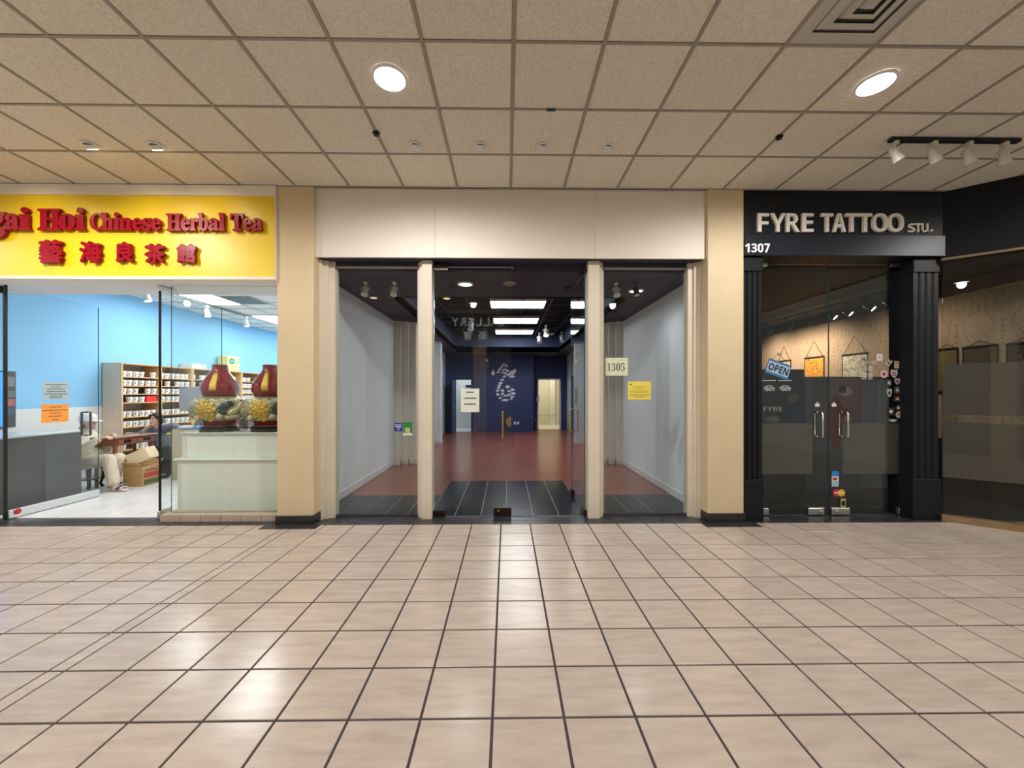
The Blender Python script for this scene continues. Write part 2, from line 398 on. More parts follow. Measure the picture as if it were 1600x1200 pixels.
# track light at the right
def track_head(name, x, y, z, yawdir, label, group, m, lens=None, parent=None, s=1.0, lean=.45):
    h = empty(name, (x, y, z - .2 * s), label, 'spotlight', group)
    MB().bbox(x - .02 * s, x + .02 * s, y - .03 * s, y + .03 * s, z - .028 * s, z, .004).build('adapter', m, h)
    MB().tube([(x, y, z - .02 * s), (x, y, z - .085 * s)], .008 * s, 8).build('stem', m, h)
    M = Matrix.Translation((x, y, z - .105 * s)) @ Matrix.Rotation(yawdir, 4, 'Z') @ Matrix.Rotation(lean, 4, 'Y')
    MB().lathe([(.024 * s, .05 * s), (.034 * s, .035 * s), (.036 * s, -.02 * s), (.046 * s, -.07 * s), (.046 * s, -.085 * s), (.040 * s, -.085 * s), (.036 * s, -.07 * s)], n=16).xf(M).build('shade', m, h, smooth=40)
    MB().lathe([(.001, -.074 * s), (.037 * s, -.072 * s), (.037 * s, -.066 * s)], n=16).xf(M).build('lens', lens or M_WHITE, h)
    a = .05 * s
    MB().tube([Matrix.Translation((x, y, z - .105 * s)) @ Matrix.Rotation(yawdir, 4, 'Z') @ Vector(q) for q in ((0, -a, 0), (0, -a, .03 * s), (0, 0, .035 * s), (0, a, .03 * s), (0, a, 0))], .005 * s, 6).build('yoke', m, h)
    return h
ta, tb = PX(1390, 3.48), PX(1592, 3.48)
BX('track_rail', ta, tb, 3.455, 3.505, CEIL - .035, CEIL - .005, M_BLACK, bev=.004, label='black ceiling track rail carrying four white spotlights', cat='track rail')
M_HEAD = mat('cream_track_head', (.62, .58, .50), .45)
for n, px in enumerate((1398, 1458, 1513, 1569)):
    track_head('track_spotlight', PX(px, 3.48), 3.48, CEIL - .035, math.pi * (.9 + .1 * n), 'cream spotlight on black ceiling track, %s from the tattoo sign side' % ordn[n], 'spotlights on the black ceiling track', M_HEAD)

# wall opposite (behind the camera): seen only as reflections in the shop glass
YO = -2.2
wb = empty('wall_back', (0, YO - .1, 0), 'opposite side of the mall with a dark shopfront and gallery sign', 'wall', kind='structure')
BX('bulkhead', -8.2, 7.6, YO - .2, YO, 2.9, CEIL, mat('beige_bulkhead', (.22, .19, .155), .6), wb)
BX('shop_window', -8.2, 7.6, YO - .25, YO - .1, 0, 2.9, mat('dim_shopfront', (.13, .12, .11), .5), wb)
for x in (-8, -4.4, -.8, 2.8, 6.4): BX('pier', x - .2, x + .2, YO - .2, YO + .02, 0, 2.9, M_COLUMN, wb)
gs = empty('gallery_sign', (-.6, YO, 3.4), 'gallery lettering on the opposite bulkhead, mirrored in the shop glass', 'sign')
M_GAL = mat('lit_letter', (.9, .9, .85), .4, emit=2.5)
for n, c in enumerate('GALLERY'):
    xr = -1.62 + .232 * (6 - n); b = MB(); text_into(b, c, 0, .175, 0, .24, 0, .03)
    b.xf(Matrix.Translation((xr + .0875, YO + .002, 3.47)) @ Matrix.Rotation(math.pi, 4, 'Z') @ Matrix.Translation((-.0875, 0, 0))).build('letter', M_GAL, gs)
for n, c in enumerate('画室'):
    xr = -1.28 + .45 * (1 - n); b = MB(); text_into(b, c, 0, .24, 0, .24, 0, .03)
    b.xf(Matrix.Translation((xr + .12, YO + .002, 3.06)) @ Matrix.Rotation(math.pi, 4, 'Z') @ Matrix.Translation((-.12, 0, 0))).build('letter', M_GAL, gs)

wl_ = BX('wall_side', -8.2, -7.5, 4.39, 4.6, 0, CEIL, M_COLUMN, label='beige mall wall beyond the tea shop', cat='wall', kind='structure')
BX('wall_side', 6.75, 7.6, 3.1, 3.3, 0, CEIL, M_COLUMN, label='beige mall wall beyond the angled studio window', cat='wall', kind='structure')
# columns, threshold, bulkhead
for nm, xa, xb, lab in (('column', -2.605, -2.194, 'beige square column between the tea shop and the empty shop'), ('column', 2.314, 2.730, 'beige square column between the empty shop and the tattoo studio')):
    c = empty(nm, ((xa + xb) / 2, 4.6, 0), lab, 'column', kind='structure')
    BX('shaft', xa, xb, 4.39, 4.82, 0, CEIL, M_COLUMN, c, bev=.004)
    b = MB(); b.bbox(xa - .012, xb + .012, 4.372, 4.84, 0, .105, .004); b.build('black_base', M_BLACKTILE, c)
th = BX('threshold', -7.3, 5.2, 4.352, 4.66, -.05, -.004, mat('grey_grout', (.10, .10, .11), .8), label='dark charcoal tile strip along the foot of the shopfronts', cat='floor', kind='structure')
tm = None
for r, (ya, yb) in enumerate(((4.362, 4.47), (4.476, 4.60))):
    for k in range(-65, 47):
        xa = .112 * k + .03 * r
        if tm is None:
            b = MB().box(-.0535, .0535, -.5, .5, -.006, .001); tm = bpy.data.meshes.new('charcoal_tile'); tm.from_pydata(b.v, [], b.f); tm.materials.append(M_THRESH)
        if -2.62 < xa + .056 < -2.18 or 2.3 < xa + .056 < 2.74: continue
        o = place('tile', tm, (xa + .056, (ya + yb) / 2, 0), th); o.scale.y = yb - ya
for xa, xb in ((-2.72, -2.10), (2.22, 2.85)):
    BX('column_foot_tile', xa, xb, 4.235, 4.385, .0, .003, M_THRESH, th)
bh = empty('bulkhead', (.06, 4.5, 3.05), 'blank cream sign board over the empty shop', 'sign board', kind='structure')
XB = [-2.194, PX(680, 4.44), PX(930, 4.44), 2.314]
for a, b_ in zip(XB[:-1], XB[1:]): BX('panel', a + .0008, b_ - .0008, 4.44, 4.47, 3.052, CEIL - .012, M_WHITE_SIGN, bh, bev=.0012)
BX('backing', -2.194, 2.314, 4.472, 4.9, 3.06, CEIL, M_NAVYC, bh)
BX('top_trim', -2.194, 2.314, 4.425, 4.47, CEIL - .014, CEIL + .0, M_CREAM, bh)

# ================================================================== CENTRE SHOP FRONT
def steps(pts): return pts
P1 = [(-2.20, 4.53), (-2.165, 4.53), (-2.165, 4.565), (-2.11, 4.565), (-2.11, 4.60), (-2.05, 4.60), (-2.05, 4.72), (-2.20, 4.72)]
xa, xb = -1.062, -.885
P2 = [(xa, 4.62), (xa + .028, 4.62), (xa + .028, 4.58), (xa + .062, 4.58), (xa + .062, 4.54), (xb, 4.54), (xb, 4.72), (xa, 4.72)]
xc, xd = .968, 1.162
P3 = [(xc, 4.54), (xd - .062, 4.54), (xd - .062, 4.58), (xd - .028, 4.58), (xd - .028, 4.62), (xd, 4.62), (xd, 4.72), (xc, 4.72)]
P4 = [(2.184, 4.60), (2.245, 4.60), (2.245, 4.565), (2.29, 4.565), (2.29, 4.53), (2.33, 4.53), (2.33, 4.72), (2.184, 4.72)]
for poly, lab in ((P1, 'stepped cream pilaster against the column by the tea shop'), (P2, 'cream stepped door post with the closed glass door hung on it'),
                  (P3, 'cream stepped door post beside the opened glass door'), (P4, 'stepped cream pilaster against the column by the tattoo studio')):
    q = empty('pilaster', (poly[0][0], 4.6, 0), lab, 'pilaster', kind='structure')
    MB().prism(poly, 0, 3.055).build('shaft', M_CREAM, q)
def pane(name, parent, x0, x1, y0, y1, z0, z1, m=None, **k):
    b = MB(); b.box(x0, x1, y0, y1, z0, z1)
    big = (2, 4) if (x1 - x0) > (y1 - y0) else (3, 5)
    b.m = [0 if i in big else 1 for i in range(6)]
    return b.build(name, [m or GLASS, EDGE], parent, **k)
M_FRAME = mat('thin_cream_frame', (.42, .40, .34), .5)
for n, (xa, xb, lab) in enumerate(((-2.05, -1.062, 'tall glass side window of the empty shop on the tea shop side'), (1.162, 2.184, 'tall glass side window of the empty shop bearing the 1305 sheet'))):
    wd = empty('window_%d' % (n + 1), ((xa + xb) / 2, 4.65, 0), lab, 'window', kind='structure')
    pane('pane', wd, xa + .012, xb - .012, 4.644, 4.656, .03, 2.985)
    for a, b_ in ((xa, xa + .014), (xb - .014, xb)): BX('frame', a, b_, 4.635, 4.665, 0, 3.0, M_FRAME, wd)
    BX('frame', xa, xb, 4.635, 4.665, 2.985, 3.01, M_FRAME, wd); BX('frame', xa, xb, 4.63, 4.67, 0.002, .03, mat('dark_sill', (.05, .05, .055), .4), wd)
    BX('header', xa, xb, 4.64, 4.70, 3.01, 3.055, M_NAVYC, wd)
# closed leaf
d1 = empty('door_1', (-.41, 4.62, 0), 'closed frameless glass leaf with a white notice at the empty shop', 'door', kind='structure')
pane('pane', d1, -.868, .058, 4.614, 4.626, .015, 2.955)
BX('top_patch', -.88, -.70, 4.60, 4.64, 2.955, 3.03, M_BRONZE, d1, bev=.004)
BX('bottom_patch', -.885, -.735, 4.60, 4.64, .008, .085, M_BRONZE, d1, bev=.004)
lk = BX('lock_patch', PX(771, 4.6), PX(799, 4.6), 4.595, 4.645, .012, .115, M_BRONZE, d1, bev=.004)
MB().lathe([(.014, 0), (.014, .02), (.001, .021)], n=12).xf(Matrix.Translation((PX(779, 4.6), 4.597, .085)) @ Matrix.Rotation(math.pi / 2, 4, 'X')).build('lock_cylinder', M_BRASS, lk)
xh = PX(785.5, 4.57)
h = MB().tube([(xh, 4.614, 1.235), (xh, 4.565, 1.235), (xh, 4.555, 1.255), (xh, 4.555, 1.26)], .011).build('pull_handle', M_BRASS, d1, True)
MB().tube([(xh, 4.555, .945), (xh, 4.555, 1.275)], .010, 12).build('bar', M_BRASS, h, 40)
MB().tube([(xh, 4.614, .985), (xh, 4.555, .985)], .010).build('standoff', M_BRASS, h)
b = MB(); cxp, czp = .052, PZ(659, 799, 4.61); n = 20
prof = [(cxp, czp + .062)] + [(cxp - .062 * math.sin(math.pi * i / n), czp + .062 * math.cos(math.pi * i / n)) for i in range(n + 1)]
b.add([(x, 4.606, z) for x, z in prof[1:]] + [(x, 4.613, z) for x, z in prof[1:]], [tuple(range(n, -1, -1)), tuple(range(n + 1, 2 * n + 2))] + [(i, i + 1, n + 2 + i, n + 1 + i) for i in range(n)] + [(n, 0, n + 1, 2 * n + 1)])
b.build('half_round_lock_plate', M_BRASS, d1)
MB().tube([(-.70, 4.62, 3.0), (.062, 4.62, 3.0)], .004, 6).build('stop_rod', M_STEEL, d1)
MB().ball((.062, 4.62, 3.0), .018).build('stop_knob', M_BRASS, d1, True)
# opened leaf, swung inwards
d2 = empty('door_2', (.945, 4.62, 0), 'opened frameless glass leaf swung into the empty shop', 'door', kind='structure')
pane('pane', d2, .934, .946, 4.62, 5.58, .015, 2.955)
BX('top_patch', .925, .955, 4.60, 4.76, 2.94, 3.0, M_BRONZE, d2, bev=.004)
BX('bottom_patch', .925, .955, 4.60, 4.76, .008, .08, M_BRONZE, d2, bev=.004)
BX('lock_patch', .918, .962, 5.42, 5.59, .012, .115, M_BRONZE, d2, bev=.004)
for sx in (-1, 1):
    x0, x1 = .94 + sx * .006, .94 + sx * .062
    MB().tube([(x0, 5.42, .945), (x1 - sx * .015, 5.42, .945), (x1, 5.42, .96), (x1, 5.42, 1.24), (x1 - sx * .015, 5.42, 1.255), (x0, 5.42, 1.255)], .011, 8).build('pull_handle', M_BRASS, d2, True)
BX('wooden_stop', .915, .925, 5.3, 5.36, .008, .03, M_BLACKWOOD, d2)
BX('door_closer_bar', .93, .95, 4.66, 5.5, 3.0, 3.03, M_NAVYC, d2)

def lines(mb, x0, x1, zt, rowsz, y, k=1, th=.004, seed=0):
    rnd = random.Random(seed)
    for zc, frac in rowsz:
        wdt = (x1 - x0) * frac; xs = (x0 + x1) / 2 - wdt / 2; xe = xs + wdt; x = xs
        while x < xe - .001:
            l = rnd.uniform(.008, .022); mb.box(x, min(x + l, xe), y - .0012, y, zt - zc - th, zt - zc + th, k); x += l + .004
def paper(name, px0, px1, py0, py1, Y, m, label, cat='notice', rowsz=(), th=.004, ink=None, seed=0):
    a, b_ = PT(px0, py1, Y), PT(px1, py0, Y)
    q = empty(name, ((a.x + b_.x) / 2, Y, a.z), label, cat)
    BX('sheet', a.x, b_.x, Y - .0015, Y, a.z, b_.z, m, q)
    if rowsz:
        mb = MB(); H = b_.z - a.z
        lines(mb, a.x, b_.x, b_.z, [(f * H, fr) for f, fr in rowsz], Y - .0015, 0, th, seed); mb.build('printed_text', ink or M_INK, q, kind='stuff')
    return q, a, b_
GY = 4.642
q, a, b_ = paper('number_sheet', 946, 981, 559, 587, GY, M_PAPERG, 'pale green sheet reading 1305 on the side window', 'sign')
mb = MB(); text_into(mb, '1305', PX(948.5, GY), PX(976, GY), PZ(579.5, 960, GY), PZ(567.5, 960, GY), GY - .0016, .001, 'serif', -.012); mb.build('printed_number', M_INK, q)
q, a, b_ = paper('notice_sheet', 981, 1017, 596, 624.5, GY, M_PAPERY, 'yellow printed notice stuck below the 1305 sheet', rowsz=((.30, .62), (.38, .36), (.52, .8), (.60, .75), (.72, .86), (.79, .8), (.86, .45)), th=.003, ink=mat('brown_ink', (.30, .22, .03), .7))
BX('logo_mark', a.x + .022, a.x + .05, GY - .003, GY - .0016, b_.z - .045, b_.z - .03, mat('brown_logo', (.32, .15, .03), .6), q)
paper('door_notice', 720, 749, 607, 644, 4.611, M_PAPERW, 'white notice with three printed lines on the closed glass door', rowsz=((.16, .40), (.41, .70), (.66, .62)), th=.008, seed=3)
q, a, b_ = paper('blue_sticker', 616, 629, 661, 674, GY, mat('blue_sticker', (.012, .035, .30), .5), 'small square blue sticker with white lettering on the side window', 'sticker', rowsz=((.2, .8), (.36, .7), (.5, .6)), th=.004, ink=M_WHITE)
xm = (a.x + b_.x) / 2; MB().add([(xm - .01, GY - .003, a.z + .018), (xm + .01, GY - .003, a.z + .018), (xm, GY - .003, a.z + .04), (xm - .01, GY - .0014, a.z + .018), (xm + .01, GY - .0014, a.z + .018), (xm, GY - .0014, a.z + .04)], [(0, 1, 2), (5, 4, 3), (0, 3, 4, 1), (1, 4, 5, 2), (2, 5, 3, 0)]).build('white_symbol', M_WHITE, q)
q, a, b_ = paper('green_sticker', 629.8, 644.2, 659.5, 676.5, GY, mat('green_sticker', (.01, .22, .05), .5), 'green sticker with a pale square beside the blue one', 'sticker', rowsz=((.2, .6),), th=.003, ink=mat('lime_ink', (.10, .42, .14), .6))
BX('pale_square', PX(633, GY), PX(641, GY), GY - .003, GY - .0016, PZ(676, 637, GY), PZ(668, 637, GY), mat('tan_patch', (.55, .45, .2), .6), q)
BX('white_strip', a.x, b_.x, GY - .0016, GY, a.z - .028, a.z - .001, M_PAPERW, q)
# olive notice on opened leaf
MB().box(.926, .9335, 5.02, 5.24, PZ(632, 900, 5.1), PZ(607, 900, 5.1)).build('door_notice', mat('olive_paper', (.20, .21, .12), .7), label='olive sheet taped to the opened glass leaf', cat='notice')

# ================================================================== CENTRE SHOP INTERIOR
XL, XR, YF, YB = -2.33, 2.41, 4.72, 14.6
ZS = 2.97
BX('floor', XL - .2, XR + .2, 4.66, 17.5, -.08, -.004, M_REDFLOOR, label='glossy red-brown wood floor of the empty shop', cat='floor', kind='structure')
bt = BX('floor', XL, XR, 4.66, 6.52, -.02, -.0035, M_REDFLOOR, label='black tiled entrance area of the empty shop', cat='floor', kind='structure')
M_PALEG = mat('pale_grout', (.32, .36, .42), .8)
BX('grout', -.95, .95, 4.66, 6.50, -.006, -.001, M_PALEG, bt); BX('grout', XL, -.951, 4.66, 5.6, -.006, -.001, M_PALEG, bt); BX('grout', .951, XR, 4.66, 5.6, -.006, -.001, M_PALEG, bt)
M_SLATE = mat('slate_tile', (.009, .013, .021), .25, var=.2, scale=2, stretch=(.6, 2, 1))
TW = 1.9 / 6
def slate(x, y, wx, wy):
    b = MB().box(x + .004, x + wx - .004, y + .003, y + wy - .003, -.003, .001); b.build('tile', M_SLATE, bt)
for i in range(6):
    for j in range(6): slate(-.95 + TW * i, 4.66 + 1.84 / 6 * j, TW, 1.84 / 6)
for i in range(5):
    for j in range(3):
        slate(XL + (-.951 - XL) / 5 * i, 4.66 + .94 / 3 * j, (-.951 - XL) / 5, .94 / 3); slate(.951 + (XR - .951) / 5 * i, 4.66 + .94 / 3 * j, (XR - .951) / 5, .94 / 3)
def wall(name, x0, x1, y0, y1, z0, z1, m, label): return BX(name, x0, x1, y0, y1, z0, z1, m, label=label, cat='wall', kind='structure')
w_l = wall('wall_left', XL - .12, XL, YF, YB, 0, 3.9, M_GREYW, 'pale grey side wall of the empty shop on the tea shop side')
w_r = wall('wall_right', XR, XR + .12, YF, YB + 1, 0, 3.9, M_GREYW, 'pale grey side wall of the empty shop on the tattoo side')
BX('baseboard_left', XL, XL + .018, 4.75, 7.9, 0, .11, M_BASEB, bev=.004, label='white baseboard along the pale grey wall on the tea shop side', cat='baseboard', kind='structure')
BX('baseboard_right', XR - .018, XR, 4.75, 7.9, 0, .11, M_BASEB, bev=.004, label='white baseboard along the pale grey wall on the tattoo side', cat='baseboard', kind='structure')
for k, yy in enumerate((7.95, 10.95)):
    for s, X in ((1, XL), (-1, XR)):
        dep = .42
        st = [(0, yy), (.14, yy), (.14, yy + .07), (.28, yy + .07), (.28, yy + .14), (dep, yy + .14), (dep, yy + .45), (0, yy + .45)]
        pl = [(X + s * a, y) for a, y in st]
        if s < 0: pl = pl[::-1]
        q = empty('pilaster', (X + s * .2, yy + .2, 0), 'stepped pilaster inside the empty shop, %s pair, %s side' % ('front' if k == 0 else 'rear', 'tea shop' if s > 0 else 'tattoo studio'), 'pilaster', kind='structure')
        MB().prism(pl, 0, ZS).build('shaft', M_PILG if k == 0 else M_GREYW, q)
        MB().prism([(X + s * (a + (.012 if a > .3 else 0)), y - .012 if y < yy + .2 else y) for a, y in (st if s > 0 else st[::-1])], 0, .10).build('plinth', M_PILG if k == 0 else M_BASEB, q)
# soffits round the raised tray
so = empty('ceiling', (0, 9, ZS), 'dark navy dropped soffit around the raised ceiling tray', 'ceiling', kind='structure')
TX0, TX1, TY0, TY1, ZT = -1.73, 1.83, 6.0, 13.3, 3.42
BX('front_soffit', XL, XR, 4.70, TY0, ZS, ZS + .1, M_NAVYC, so); BX('side_soffit', XL, TX0, TY0, YB, ZS, ZS + .1, M_NAVYC, so)
BX('side_soffit', TX1, XR, TY0, YB + 1, ZS, ZS + .1, M_NAVYC, so); BX('rear_soffit', TX0, TX1, TY1, YB + 1, ZS - .08, ZS + .1, M_NAVYC, so)
M_FASCIA = mat('navy_fascia', (.045, .062, .15), .6)
BX('fascia', TX0 - .06, TX0, TY0, TY1, ZS, 3.8, M_FASCIA, so); BX('fascia', TX1, TX1 + .06, TY0, TY1, ZS, 3.8, M_FASCIA, so)
BX('fascia', TX0, TX1, TY1, TY1 + .06, ZS - .08, 3.8, M_FASCIA, so); BX('fascia', TX0, TX1, TY0 - .06, TY0, ZS, 3.8, M_FASCIA, so)
tr = BX('ceiling', TX0, TX1, TY0, TY1, 3.72, 3.8, M_TRAY, label='black open ceiling above the tray grid in the empty shop', cat='ceiling', kind='structure')
for k in range(1, 7): BX('main_runner', TX0 + .60 * k - .33, TX0 + .60 * k - .306, TY0, TY1, ZT, ZT + .035, M_TRAYTEE, tr)
for k in range(1, 12): BX('cross_tee', TX0, TX1, TY0 + .61 * k - .011, TY0 + .61 * k + .011, ZT, ZT + .03, M_TRAYTEE, tr)
M_PANELC = mat('troffer_lens', (.96, .98, 1), .5, emit=15)
for n, (ya, yb) in enumerate(((8.1, 8.72), (10.0, 10.66), (11.9, 12.6))):
    q = empty('ceiling_troffer', (.2, ya, ZT), 'bright rectangular ceiling light panel of the empty shop, %s from the door' % ordn[n], 'ceiling light', 'light panels of the empty shop')
    BX('frame', -.36, .84, ya - .02, yb + .02, ZT - .005, ZT + .05, M_WHITE, q); BX('lens', -.34, .82, ya, yb, ZT - .012, ZT - .006, M_PANELC, q)
# back walls and doorways
def dwall(name, x0, x1, y, xa, xb, zt, m, label, zh=3.0, th=.12):
    q = empty(name, ((x0 + x1) / 2, y, 0), label, 'wall', kind='structure')
    if xa > x0 + .001: BX('wall_section', x0, xa, y, y + th, 0, zh, m, q)
    if xb < x1 - .001: BX('wall_section', xb, x1, y, y + th, 0, zh, m, q)
    BX('wall_section', xa, xb, y, y + th, zt, zh, m, q)
    return q
dwall('wall_far', XL, 1.02, YB, -1.94, -1.36, 1.97, M_NAVY, 'navy back wall of the empty shop with white painted mark')
dwall('wall_far', 1.02, XR, 15.4, 1.27, 2.12, 2.0, M_NAVY, 'dark navy recess wall with a bright doorway')
BX('wall_recess', .96, 1.02, YB + .12, 15.4, 0, 3.0, M_NAVY, label='navy side wall of the dark recess', cat='wall', kind='structure')
BX('baseboard_far', -1.36, 1.02, YB - .015, YB, 0, .09, M_NAVY, label='navy baseboard under the white painted mark', cat='baseboard', kind='structure')
dl = BX('door_3', -2.02, -1.96, YB - .62, YB - .01, .01, 1.95, M_NAVY, label='navy door leaf standing open at the back wall', cat='door', kind='structure')
MB().ball((-1.94, YB - .55, .98), .03).build('door_knob', M_STEEL, dl, True)
tf = empty('trim_1', (1.7, 15.4, 0), 'pale frame of the bright doorway in the recess', 'door frame', kind='structure')
for a, c_ in ((1.22, 1.27), (2.12, 2.17)): BX('jamb', a, c_, 15.36, 15.42, 0, 2.05, M_BASEB, tf)
BX('head', 1.22, 2.17, 15.36, 15.42, 2.0, 2.05, M_BASEB, tf)
for (xa, xb, ya, m, lab, en) in ((-2.4, -.9, YB + .12, M_WALLW, 'white back room behind the open navy door', 12), (.9, 2.6, 15.52, M_CREAMROOM, 'cream lit back room beyond the bright doorway', 20)):
    q = empty('back_room', ((xa + xb) / 2, ya + 1, 0), lab, 'room', kind='structure')
    yb = ya + (1.4 if m is M_WALLW else 2.2)
    BX('wall_section', xa - .1, xb + .1, yb, yb + .1, 0, 2.7, m, q); BX('wall_section', xa - .1, xa, ya, yb, 0, 2.7, m, q); BX('wall_section', xb, xb + .1, ya, yb, 0, 2.7, m, q)
    BX('room_floor', xa, xb, ya, yb, -.05, .0, m, q); BX('room_ceiling', xa, xb, ya, yb, 2.6, 2.7, m, q)
    l = bpy.data.lights.new('back_room_lamp', 'AREA'); l.energy = en; l.size = .6; l.color = (1, .95, .8) if m is M_CREAMROOM else (.85, .95, 1)
    lo = bpy.data.objects.new('back_room_lamp', l); COL.objects.link(lo); lo.location = ((xa + xb) / 2, (ya + yb) / 2, 2.58)
    if m is M_CREAMROOM:
        BX('pipe_chase', 1.95, 2.2, yb - .25, yb, 0, 2.6, m, q)
        MB().tube([(xa, yb - .02, .45), (1.5, yb - .03, .42), (1.95, yb - .28, .45), (2.2, yb - .27, .47)], .012, 6).build('wall_cable', mat('dull_cable', (.45, .40, .28), .6), q)
    else: BX('wall_shelf', -1.72, -1.30, yb - .06, yb, 1.72, 1.80, M_DARK, q)
# painted mark: brush strokes on the navy wall
mk = empty('painted_mark', (.1, YB, .9), 'white brush-stroke mark painted on the navy back wall', 'wall painting')
def blob(px, py, rx, ry, ang=0, seed=0):
    c = PT(px, py, YB - .004); rnd = random.Random(seed + int(px * 7 + py * 3)); n = 14; s = 14.6 / 600
    pts = []
    for i in range(n):
        a = 2 * math.pi * i / n; k = rnd.uniform(.82, 1.15); x, z = rx * s * k * math.cos(a), ry * s * k * math.sin(a)
        pts.append((c.x + x * math.cos(ang) - z * math.sin(ang), c.z + x * math.sin(ang) + z * math.cos(ang)))
    b = MB(); b.add([(x, YB - .006, z) for x, z in pts] + [(x, YB - .0005, z) for x, z in pts], [tuple(range(n)), tuple(range(2 * n - 1, n - 1, -1))] + [(i, n + i, n + (i + 1) % n, (i + 1) % n) for i in range(n)])
    b.build('brush_stroke', M_CHALK, mk)
for v in ((830, 80, 22, 12, .3), (865, 100, 26, 16, .2), (775, 150, 36, 14, .95), (755, 185, 26, 10, .3), (800, 120, 30, 16, .8), (835, 150, 34, 12, .45), (880, 165, 30, 18, -.2), (820, 190, 26, 10, .2),
          (950, 190, 40, 30, .4), (985, 160, 14, 20, 0), (905, 215, 34, 20, .5), (945, 245, 36, 18, .1), (855, 200, 22, 18, 0), (840, 245, 24, 14, .5), (812, 287, 28, 14, 0), (790, 328, 30, 15, 0), (775, 360, 26, 15, .4),
          (765, 393, 26, 18, .3), (750, 432, 26, 17, 0), (752, 483, 22, 20, 0), (785, 530, 24, 13, .3), (855, 558, 50, 17, 0), (815, 430, 27, 20, 0), (815, 476, 27, 16, .3), (886, 382, 30, 20, 0), (905, 437, 28, 14, 0),
          (950, 418, 30, 15, -.3), (960, 467, 30, 18, 0), (945, 512, 30, 15, 0), (932, 542, 20, 10, 0), (850, 500, 24, 14, .2), (895, 490, 36, 16, .3), (690, 200, 22, 28, 0), (692, 165, 9, 20, 0)):
    blob(690 + v[0] / 8.57, 560 + v[1] / 8.57, v[2] / 8.57, v[3] / 8.57, v[4])
for n, px in enumerate((804.5, 809.5)):
    a = PT(px, 661, YB); q = empty('wall_outlet', (a.x, YB, a.z), 'small white wall outlet plate on the navy wall, %s' % ('nearer the brass handle' if n == 0 else 'nearer the bright doorway'), 'outlet', 'outlet plates on the navy wall')
    BX('plate', a.x - .045, a.x + .04, YB - .008, YB, a.z - .055, a.z + .055, M_WHITE, q, bev=.003)
    for dz in (-.022, .022): BX('socket', a.x - .018, a.x + .013, YB - .0095, YB - .008, a.z + dz - .012, a.z + dz + .012, mat('ivory', (.5, .5, .48), .5), q)
a = PT(761, 562, YB); q = empty('emergency_light', (a.x, YB, a.z - .2), 'emergency light box high on the navy back wall', 'emergency light')
BX('housing', a.x - .13, a.x + .13, YB - .1, YB, a.z - .30, a.z - .12, mat('dull_blue_box', (.05, .07, .13), .5), q, bev=.01); MB().ball((a.x, YB - .06, a.z - .04), .06).build('lamp_head', M_GREYW, q, True)
a = PT(840.5, 622, 15.38); q = empty('wall_bell', (a.x, 15.38, a.z), 'small pale gadget on the dark recess wall beside the doorway', 'gadget')
BX('box', a.x - .06, a.x + .05, 15.30, 15.398, a.z - .14, a.z + .02, M_GREYW, q, bev=.01); MB().ball((a.x, 15.34, a.z + .06), (.05, .05, .06)).build('dome', M_GREYW, q, True)
a = PT(837, 665, 15.2); q = empty('fire_extinguisher', (a.x, 15.2, 0), 'small dark cylinder standing in the corner of the recess', 'extinguisher')
MB().lathe([(.06, 0), (.065, .02), (.065, .28), (.03, .35), (.02, .38)], (a.x, 15.25, 0), 14).build('cylinder', mat('dull_red_can', (.10, .04, .035), .35), q, 40); MB().lathe([(.03, .38), (.035, .42), (.01, .43)], (a.x, 15.25, 0), 10).build('valve', M_STEEL, q)
# framed opening on side walls
q = empty('window_3', (XL, 13, .3), 'dark framed opening in the pale side wall near the back', 'window', kind='structure')
BX('pane', XL, XL + .012, 12.4, 13.7, .35, 2.0, mat('dim_pane', (.12, .15, .17), .3), q)
for a, c_ in ((12.33, 12.4), (13.7, 13.77)): BX('frame', XL, XL + .03, a, c_, .28, 2.07, M_BLACK, q)
for a, c_ in ((.28, .35), (2.0, 2.07)): BX('frame', XL, XL + .03, 12.4, 13.7, a, c_, M_BLACK, q)
q = empty('door_4', (XR, 13, 0), 'dark side doorway with a pale leaf near the back', 'door', kind='structure')
BX('leaf', XR - .02, XR - .001, 12.6, 13.5, .12, 2.02, M_CREAMROOM, q); BX('frame', XR - .04, XR - .001, 13.5, 14.2, 0, 2.1, M_NAVY, q); BX('head', XR - .05, XR - .001, 12.5, 14.2, 2.02, 2.1, M_BLACK, q)
# soffit lights and devices
def soffit_light(px, py, lit, label, r=.09, m=None):
    d = (ZS - EYE) * F / (HY - py); p = PT(px, py, d); q = empty('soffit_downlight', (p.x, d, ZS - .01), label, 'ceiling light')
    MB().lathe([(r * 1.25, ZS), (r * 1.22, ZS - .01), (r, ZS - .012), (r * .98, ZS - .002)], (p.x, d, 0), 24, caps=False).build('trim_ring', M_WHITE if lit else M_BRONZE, q, 40)
    MB().lathe([(r * .98, ZS - .004), (r * .5, ZS - .007), (.001, ZS - .008)], (p.x, d, 0), 20).build('lens', m or (M_LAMPS if lit else M_DARK), q)
    return p
M_LAMPS = mat('small_lamp_lens', (.85, .95, 1), .5, emit=3); M_LAMPA = mat('amber_lamp_lens', (1, .6, .25), .5, emit=1.5)
p = soffit_light(727, 444, True, 'lit round downlight in the soffit behind the closed glass door'); spot('soffit_lamp', (p.x, p.y, ZS - .03), (p.x, p.y, 0), 20, 150, 1, (.9, .96, 1), .05)
p = soffit_light(994, 453.5, True, 'lit round downlight in the soffit behind the 1305 window'); spot('soffit_lamp', (p.x, p.y, ZS - .03), (p.x, p.y, 0), 20, 150, 1, (.9, .96, 1), .05)
